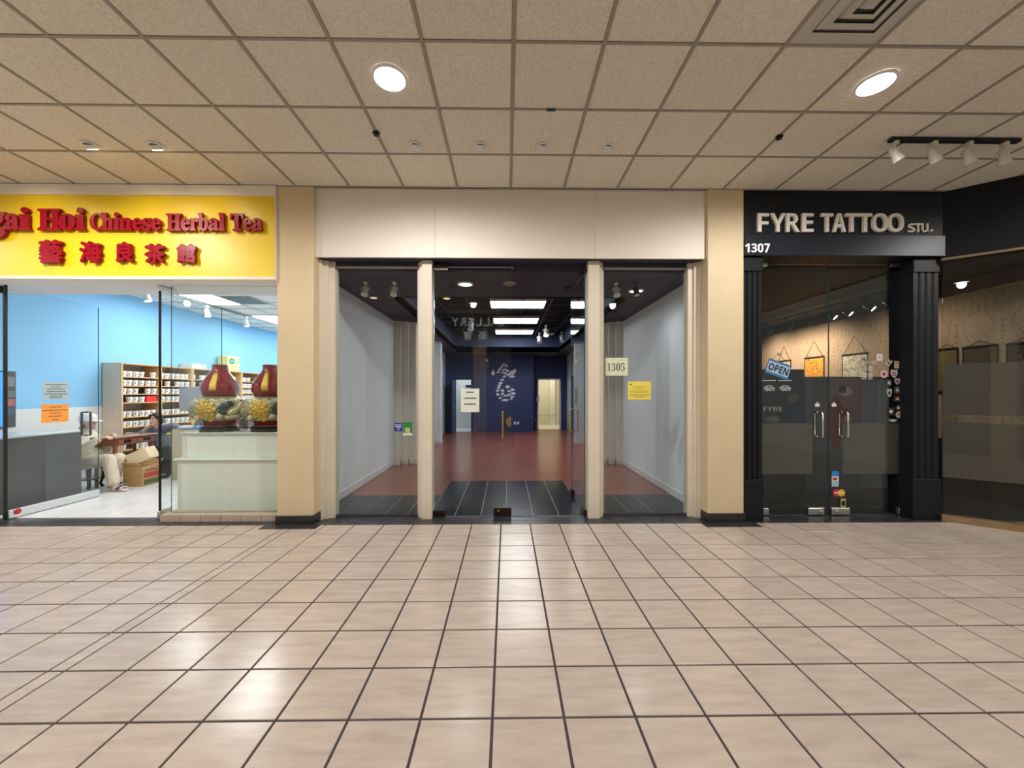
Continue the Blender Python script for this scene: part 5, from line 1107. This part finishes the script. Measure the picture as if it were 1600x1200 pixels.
# payment stickers
a, b_ = PT(1299.5, 760.5, YD), PT(1310.5, 736, YD); q = empty('card_sticker', ((a.x + b_.x) / 2, YD, a.z), 'tall blue and white payment sticker on the studio door', 'sticker')
H = (b_.z - a.z) / 3
for k, c_ in enumerate(((.30, .50, .62), (.62, .62, .60), (.02, .22, .62))): BX('panel', a.x, b_.x, YD - .001, YD, a.z + H * k, a.z + H * (k + 1), mat('pay_%d' % k, c_, .5), q)
BX('red_mark', a.x + .012, b_.x - .02, YD - .0022, YD - .001, a.z + H * 1.25, a.z + H * 1.75, mat('pay_red', (.55, .03, .03), .5), q)
a, b_ = PT(1299, 778, YD), PT(1322, 762, YD); q = empty('card_sticker', ((a.x + b_.x) / 2, YD, a.z), 'dark card sticker with overlapping red and yellow circles', 'sticker')
BX('backing', a.x, b_.x, YD - .001, YD, a.z, b_.z, mat('card_navy', (.02, .02, .05), .5), q); zc = (a.z + b_.z) / 2; xm = (a.x + b_.x) / 2
disc(xm - .027, zc, .044, .044, YD - .001, mat('card_red', (.62, .03, .02), .5), 'red_circle', q); disc(xm + .03, zc, .044, .044, YD - .0035, mat('card_yellow', (.72, .44, .02), .5), 'yellow_circle', q); BX('word_bar', xm - .06, xm + .06, YD - .007, YD - .006, zc - .006, zc + .007, M_WHITE, q)
a, b_ = PT(1313.5, 794, YD), PT(1321.5, 779, YD); q = empty('card_sticker', ((a.x + b_.x) / 2, YD, a.z), 'small yellow payment sticker at the bottom of the door', 'sticker')
BX('backing', a.x, b_.x, YD - .001, YD, a.z, b_.z, mat('card_lemon', (.40, .36, .08), .5), q); BX('mark', a.x + .012, b_.x - .012, YD - .002, YD - .001, a.z + .03, b_.z - .03, M_BLACK, q)
q = empty('studio_sofa', (4.6, 6.9, 0), 'low dark waiting bench inside the studio', 'bench')
BX('seat', 3.4, 5.2, 6.5, 7.1, .12, .45, M_BLACK, q, bev=.04); BX('backrest', 3.4, 5.2, 7.1, 7.25, .12, .85, M_BLACK, q, bev=.04)
for x in (3.5, 5.1):
    for y in (6.6, 7.1): BX('leg', x - .03, x + .03, y - .03, y + .03, 0, .12, M_STEEL, q)

# ================================================================== PEOPLE in the tea shop
M_SKIN = mat('skin', (.62, .36, .25), .5); M_CREAMC = mat('cream_cotton', (.72, .66, .50), .85, var=.06, scale=14, bump=.5, bscale=18)
M_PANTS = mat('oatmeal_trousers', (.66, .58, .46), .85, var=.05, scale=14, bump=.5, bscale=18); M_DGREY = mat('charcoal_jacket', (.22, .24, .29), .8, scale=10, col2=(.09, .10, .13), bump=.5, bscale=20)
M_DPANTS = mat('black_trousers', (.022, .024, .03), .85); M_HAIR = mat('black_hair', (.018, .013, .011), .5, scale=60, col2=(.008, .006, .006), stretch=(6, 6, 1))
M_CAP = mat('white_cap_cloth', (.74, .70, .70), .8); M_MASK = mat('grey_white', (.6, .58, .55), .8)
def hullpair(bm, p0, r0, p1, r1, n=10, m=6):
    vs = []
    for p, r in ((p0, r0), (p1, r1)):
        r = r if isinstance(r, tuple) else (r, r, r)
        for i in range(m + 1):
            t = -math.pi / 2 + math.pi * i / m
            for j in range(n):
                a = 2 * math.pi * j / n; vs.append(bm.verts.new((p[0] + r[0] * math.cos(t) * math.cos(a), p[1] + r[1] * math.cos(t) * math.sin(a), p[2] + r[2] * math.sin(t))))
                if i in (0, m): break
    g = bmesh.ops.convex_hull(bm, input=vs)
    bmesh.ops.delete(bm, geom=[e for e in g['geom_interior'] if isinstance(e, bmesh.types.BMVert)], context='VERTS')
def blend(name, segs, m, parent, voxel=.009, smooth=4, **k):
    bm = bmesh.new()
    for s_ in segs: hullpair(bm, *s_)
    me = bpy.data.meshes.new('t'); bm.to_mesh(me); bm.free()
    o = bpy.data.objects.new('t', me); COL.objects.link(o)
    r = o.modifiers.new('r', 'REMESH'); r.mode = 'VOXEL'; r.voxel_size = voxel
    s_ = o.modifiers.new('s', 'SMOOTH'); s_.factor = .5; s_.iterations = smooth
    bpy.context.view_layer.update()
    m2 = bpy.data.meshes.new_from_object(o.evaluated_get(bpy.context.evaluated_depsgraph_get()))
    b = MB(); b.add([v.co[:] for v in m2.vertices], [tuple(p.vertices) for p in m2.polygons])
    bpy.data.objects.remove(o); bpy.data.meshes.remove(me); bpy.data.meshes.remove(m2)
    return b.build(name, m, parent, True, **k)
V = Vector
def chain(pts, rs): return [(pts[i], rs[i], pts[i + 1], rs[i + 1]) for i in range(len(pts) - 1)]
def hand(wrist, d, up, side, curl=.5, s=1.0):
    """palm, four unequal bent fingers and a thumb; d points along the hand, up is the back of the hand, side points to the thumb"""
    d, up, side = d.normalized(), up.normalized(), side.normalized(); out = []
    pal = wrist + d * .085 * s
    out.append((wrist, .023 * s, pal + side * .022 * s, .017 * s)); out.append((wrist, .022 * s, pal - side * .024 * s, .015 * s)); out.append((pal + side * .024 * s, .015 * s, pal - side * .026 * s, .013 * s))
    for k, L in enumerate((.070, .078, .072, .056)):
        b0 = pal + side * (.027 - .018 * k) * s; a0, a1 = curl * .6, curl * 1.6
        p1 = b0 + (d * math.cos(a0) - up * math.sin(a0)) * L * .5 * s; p2 = p1 + (d * math.cos(a1) - up * math.sin(a1)) * L * .5 * s
        out += chain([b0, p1, p2], [.0095 * s, .0088 * s, .0075 * s])
    t0 = wrist + d * .025 * s + side * .022 * s; t1 = t0 + (d * .7 + side * .7) * .04 * s; t2 = t1 + (d * .95 + side * .1 - up * .2) * .032 * s
    return out + chain([t0, t1, t2], [.013 * s, .011 * s, .009 * s])
# --- person in the white cap, sitting in profile
Y1 = 6.04
def p1(px, py, dy=0): v = PT(px, py, Y1); return V((v.x, Y1 + dy, v.z))
a = p1(138, 763)
pe = empty('person', (a.x, Y1, 0), 'seated person in white cap and cream jacket resting hands on the table', 'person')
hip, chest, neck, head = p1(136, 719), p1(126, 690), p1(128, 674), p1(139, 660)
FX = V((1, 0, 0)); UP = V((0, 0, 1)); SD = V((0, -1, 0))
sh = [p1(123, 682, -.17), p1(123, 682, .17)]; el = [p1(141, 706, -.22), p1(144, 704, .20)]; wr = [p1(166, 684, -.09), p1(164, 681, .08)]
hp = [p1(138, 722, -.09), p1(138, 722, .09)]; kn = [p1(181, 716, -.11), p1(176, 718, .10)]; an = [p1(190, 752, -.12), p1(169, 751, .08)]
body = [(hip, (.13, .16, .10), chest, (.11, .17, .12)), (chest, (.10, .16, .10), neck + V((0, 0, -.02)), .06), (neck - UP * .03, .05, neck + V((.02, 0, .06)), .047), (neck + V((.03, 0, .06)), .047, head - UP * .04, .05)]
body += [(head + V((-.02, 0, .03)), (.092, .075, .088), head + V((.012, 0, -.045)), (.070, .058, .060)), (head + V((.075, 0, -.085)), .022, head + V((.03, 0, -.07)), .045),
         (head + V((.088, 0, .005)), .010, head + V((.104, 0, -.028)), .014), (head + V((.086, 0, -.062)), (.012, .022, .007), head + V((.08, 0, -.06)), (.012, .022, .007))]
for s_ in (-1, 1): body += [(head + V((-.008, s_ * .074, .0)), (.018, .008, .026), head + V((-.008, s_ * .078, -.02)), (.012, .008, .014))]
for i in (0, 1):
    body += chain([sh[i], el[i], wr[i]], [.055, .04, .027]) + chain([hp[i], kn[i], an[i]], [.085, .058, .038])
    body += hand(wr[i], V((1, .35 * (1 if i == 0 else -1), .25)), UP + V((0, 0, .2)), V((0, 1 if i == 0 else -1, .3)), .7)
    body += [(an[i], .038, V((an[i].x + .02, an[i].y, .055)), .035), (V((an[i].x - .02, an[i].y, .05)), .035, V((an[i].x + .14, an[i].y - .02, .035)), .028)]
bd = blend('body', body, M_SKIN, pe, .0075, 2)
for s_ in (-1, 1):
    MB().ball(head + V((.080, s_ * .030, .012)), (.008, .011, .008)).build('eye', M_WHITE, bd, True); MB().ball(head + V((.086, s_ * .030, .012)), (.004, .005, .005)).build('iris', M_INK, bd, True)
    MB().tube([head + V((.078, s_ * .05, .032)), head + V((.088, s_ * .03, .036)), head + V((.086, s_ * .014, .032))], .004, 5).build('eyebrow', M_HAIR, bd)
MB().ball(head + V((.088, 0, -.062)), (.010, .020, .006)).build('lips', mat('lips', (.42, .16, .13), .5), bd, True)
jk = [(hip + V((-.02, 0, .0)), (.155, .19, .12), chest + V((-.01, 0, 0)), (.135, .20, .13)), (chest, (.13, .19, .10), neck - UP * .03, (.075, .085, .05)), (hip + V((.02, 0, -.02)), (.16, .19, .09), hip + V((.06, 0, .08)), (.13, .17, .12))]
for i in (0, 1): jk += chain([sh[i], el[i], wr[i] - (wr[i] - el[i]).normalized() * .03], [.082, .066, .046])
jo = blend('jacket', jk, M_CREAMC, pe, .012, 3)
MB().tube([neck + V((.055 * math.cos(t * .52) + .012, .062 * math.sin(t * .52), -.012 + .012 * math.cos(t * .52))) for t in range(12)], .02, 8, closed=True).build('collar', M_CREAMC, jo, True)
tk = []
for i in (0, 1): tk += chain([hp[i], kn[i], an[i] + UP * .02], [.115, .088, .078])
tk += [(hp[0], .115, hp[1], .115)]
blend('trousers', tk, M_PANTS, pe, .012, 3)
for i in (0, 1):
    x, y = an[i].x, an[i].y
    sh_ = blend('sandal', [(V((x - .05, y, .016)), (.04, .04, .014), V((x + .19, y - .02, .016)), (.05, .048, .014))], mat('pale_sole', (.66, .62, .52), .7), pe, .008, 1)
    for k, dx in enumerate((.05, .11, .155)): MB().tube([(x + dx, y - .01 + .052 * math.cos(t * .5236), .025 + (.055 - .008 * k) * math.sin(t * .5236)) for t in range(7)], .011, 6).build('strap', M_INK if k == 1 else M_MASK, sh_, True)
blend('hair', [(head + V((-.045, 0, .01)), (.062, .078, .06), head + V((-.05, 0, -.05)), (.045, .066, .05)), (head + V((-.02, -.06, .0)), (.03, .022, .03), head + V((-.025, -.062, -.06)), (.022, .02, .03)), (head + V((-.02, .06, .0)), (.03, .022, .03), head + V((-.025, .062, -.06)), (.022, .02, .03))], M_HAIR, pe, .009, 2)
cp = MB(); n = 20
prof = [(1.0, .0), (1.0, .25), (.93, .55), (.75, .80), (.45, .95), (.001, 1.0)]
cp.lathe([(r * .114, z * .125) for r, z in prof], n=n); cp.xf(Matrix.Translation(head + V((-.014, 0, .025))) @ Matrix.Rotation(.10, 4, 'Y') @ Matrix.Diagonal((1.05, .88, 1, 1)))
co = cp.build('cap', M_CAP, pe, 40)
bv = []; L = 12
for lay in (0, -.006):
    for r in (0, 1):
        for i in range(L + 1):
            a = -math.pi / 2 * .85 + math.pi * .85 * i / L; bv.append((.098 * math.cos(a) + r * .10 * max(0, math.cos(a)), .094 * math.sin(a), lay - r * .018 * math.cos(a)))
K = L + 1
mb = MB().add(bv, [(i, K + i, K + i + 1, i + 1) for i in range(L)] + [(2 * K + i + 1, 3 * K + i + 1, 3 * K + i, 2 * K + i) for i in range(L)] + [(K + i, 3 * K + i, 3 * K + i + 1, K + i + 1) for i in range(L)])
mb.xf(Matrix.Translation(head + V((-.004, 0, .038)))).build('brim', M_CAP, co)
MB().ball(head + V((-.014, 0, .150)), .008).build('button', M_CAP, co)

# --- person in the dark jacket behind the table, facing the mall
Y2 = 6.98
def p2(px, py, dy=0): v = PT(px, py, Y2); return V((v.x, Y2 + dy, v.z))
a = p2(248, 742)
pe = empty('person', (a.x, Y2, 0), 'seated dark-haired person in charcoal jacket reaching across to a blue packet', 'person')
head = p2(247.5, 656, -.06); neck = p2(248, 671); chest = p2(250, 688); hip = p2(250, 722, .05)
shR, shL = p2(233, 674), p2(266, 668); elR = p2(229, 683, -.16); wrR = p2(240, 672, -.19)
elL = p2(281, 666, -.10); wrL = p2(291, 667, -.16)
hp = [hip + V((-.09, 0, 0)), hip + V((.09, 0, 0))]; kn = [V((hip.x + .03, 6.90, .47)), V((hip.x + .22, 6.86, .47))]; an = [V((hip.x + .02, 6.90, .07)), V((hip.x + .24, 6.84, .07))]
body = [(hip, (.15, .12, .10), chest, (.16, .10, .12)), (chest, (.15, .10, .10), neck - UP * .03, .06), (neck - UP * .04, .052, head - UP * .07, .048),
        (head + V((0, .02, .025)), (.076, .092, .09), head + V((0, -.01, -.05)), (.058, .070, .058)), (head + V((0, -.075, -.085)), .020, head + V((0, -.03, -.07)), .045),
        (head + V((0, -.085, .005)), .010, head + V((0, -.102, -.028)), .014)]
for s_ in (-1, 1): body += [(head + V((s_ * .076, .008, 0)), (.008, .018, .026), head + V((s_ * .08, .008, -.02)), (.008, .012, .014))]
body += chain([shR, elR, wrR], [.055, .04, .027]) + chain([shL, elL, wrL], [.055, .04, .027])
body += hand(wrR, head + V((-.03, -.10, -.07)) - wrR, V((-.3, -1, .2)), V((.8, -.3, .4)), .8) + hand(wrL, V((1, -.2, -.35)), V((.3, -.2, 1)), V((0, -1, .2)), .6)
for i in (0, 1): body += chain([hp[i], kn[i], an[i]], [.085, .058, .038]) + [(an[i], .036, V((an[i].x, an[i].y - .10, .04)), .03)]
bd = blend('body', body, M_SKIN, pe, .0075, 2)
for s_ in (-1, 1):
    MB().ball(head + V((s_ * .030, -.080, .010)), (.011, .008, .008)).build('eye', M_WHITE, bd, True); MB().ball(head + V((s_ * .030, -.086, .010)), (.005, .004, .005)).build('iris', M_INK, bd, True)
    MB().tube([head + V((s_ * .05, -.074, .030)), head + V((s_ * .03, -.086, .036)), head + V((s_ * .014, -.086, .031))], .004, 5).build('eyebrow', M_HAIR, bd)
MB().ball(head + V((0, -.088, -.058)), (.022, .009, .006)).build('lips', mat('lips', (.42, .16, .13), .5), bd, True)
jk = [(hip + V((0, 0, .02)), (.18, .145, .12), chest, (.19, .13, .13)), (chest, (.18, .125, .09), neck - UP * .035, (.085, .075, .05)), (shR, .08, shL, .08)]
jk += chain([shR, elR, wrR - (wrR - elR).normalized() * .02], [.085, .068, .048]) + chain([shL, elL, wrL - (wrL - elL).normalized() * .02], [.085, .068, .048])
jo = blend('jacket', jk, M_DGREY, pe, .012, 3)
MB().tube([neck + V((.062 * math.sin(t * .52), .055 * math.cos(t * .52) - .01, -.018)) for t in range(12)], .02, 8, closed=True).build('collar', M_DGREY, jo, True)
MB().tube([chest + V((0, -.128, -.02)), neck + V((0, -.082, -.05))], .006, 6).build('zip', M_STEEL, jo)
tk = [(hp[0], .115, hp[1], .115)]
for i in (0, 1): tk += chain([hp[i], kn[i], an[i] + UP * .02], [.115, .088, .072])
blend('trousers', tk, M_DPANTS, pe, .012, 3)
for i in (0, 1): blend('shoe', [(V((an[i].x, an[i].y + .02, .035)), (.042, .05, .035), V((an[i].x, an[i].y - .16, .03)), (.042, .05, .028))], M_BLACK, pe, .009, 2)
blend('hair', [(head + V((0, .030, .060)), (.089, .088, .078), head + V((0, .055, -.03)), (.088, .06, .07)), (head + V((-.078, .005, .05)), (.018, .05, .05), head + V((-.082, .015, -.055)), (.015, .035, .03)), (head + V((.078, .005, .05)), (.018, .05, .05), head + V((.082, .015, -.055)), (.015, .035, .03)), (head + V((-.055, -.045, .085)), (.025, .02, .02), head + V((-.062, -.048, .04)), (.014, .014, .02)), (head + V((.055, -.045, .085)), (.025, .02, .02), head + V((.062, -.048, .04)), (.014, .014, .02))], M_HAIR, pe, .009, 2)
q = empty('stool', (hip.x, 7.03, 0), 'plain dark stool under the person in the charcoal jacket', 'stool')
MB().lathe([(.15, .40), (.16, .41), (.16, .44)], (hip.x, 7.05, 0), 20).build('seat', M_BLACKWOOD, q)
for k in range(4): a = math.pi / 4 + k * math.pi / 2; MB().tube([(hip.x + .1 * math.cos(a), 7.05 + .1 * math.sin(a), .41), (hip.x + .14 * math.cos(a), 7.05 + .14 * math.sin(a), 0)], .015, 8).build('leg', M_BLACKWOOD, q)
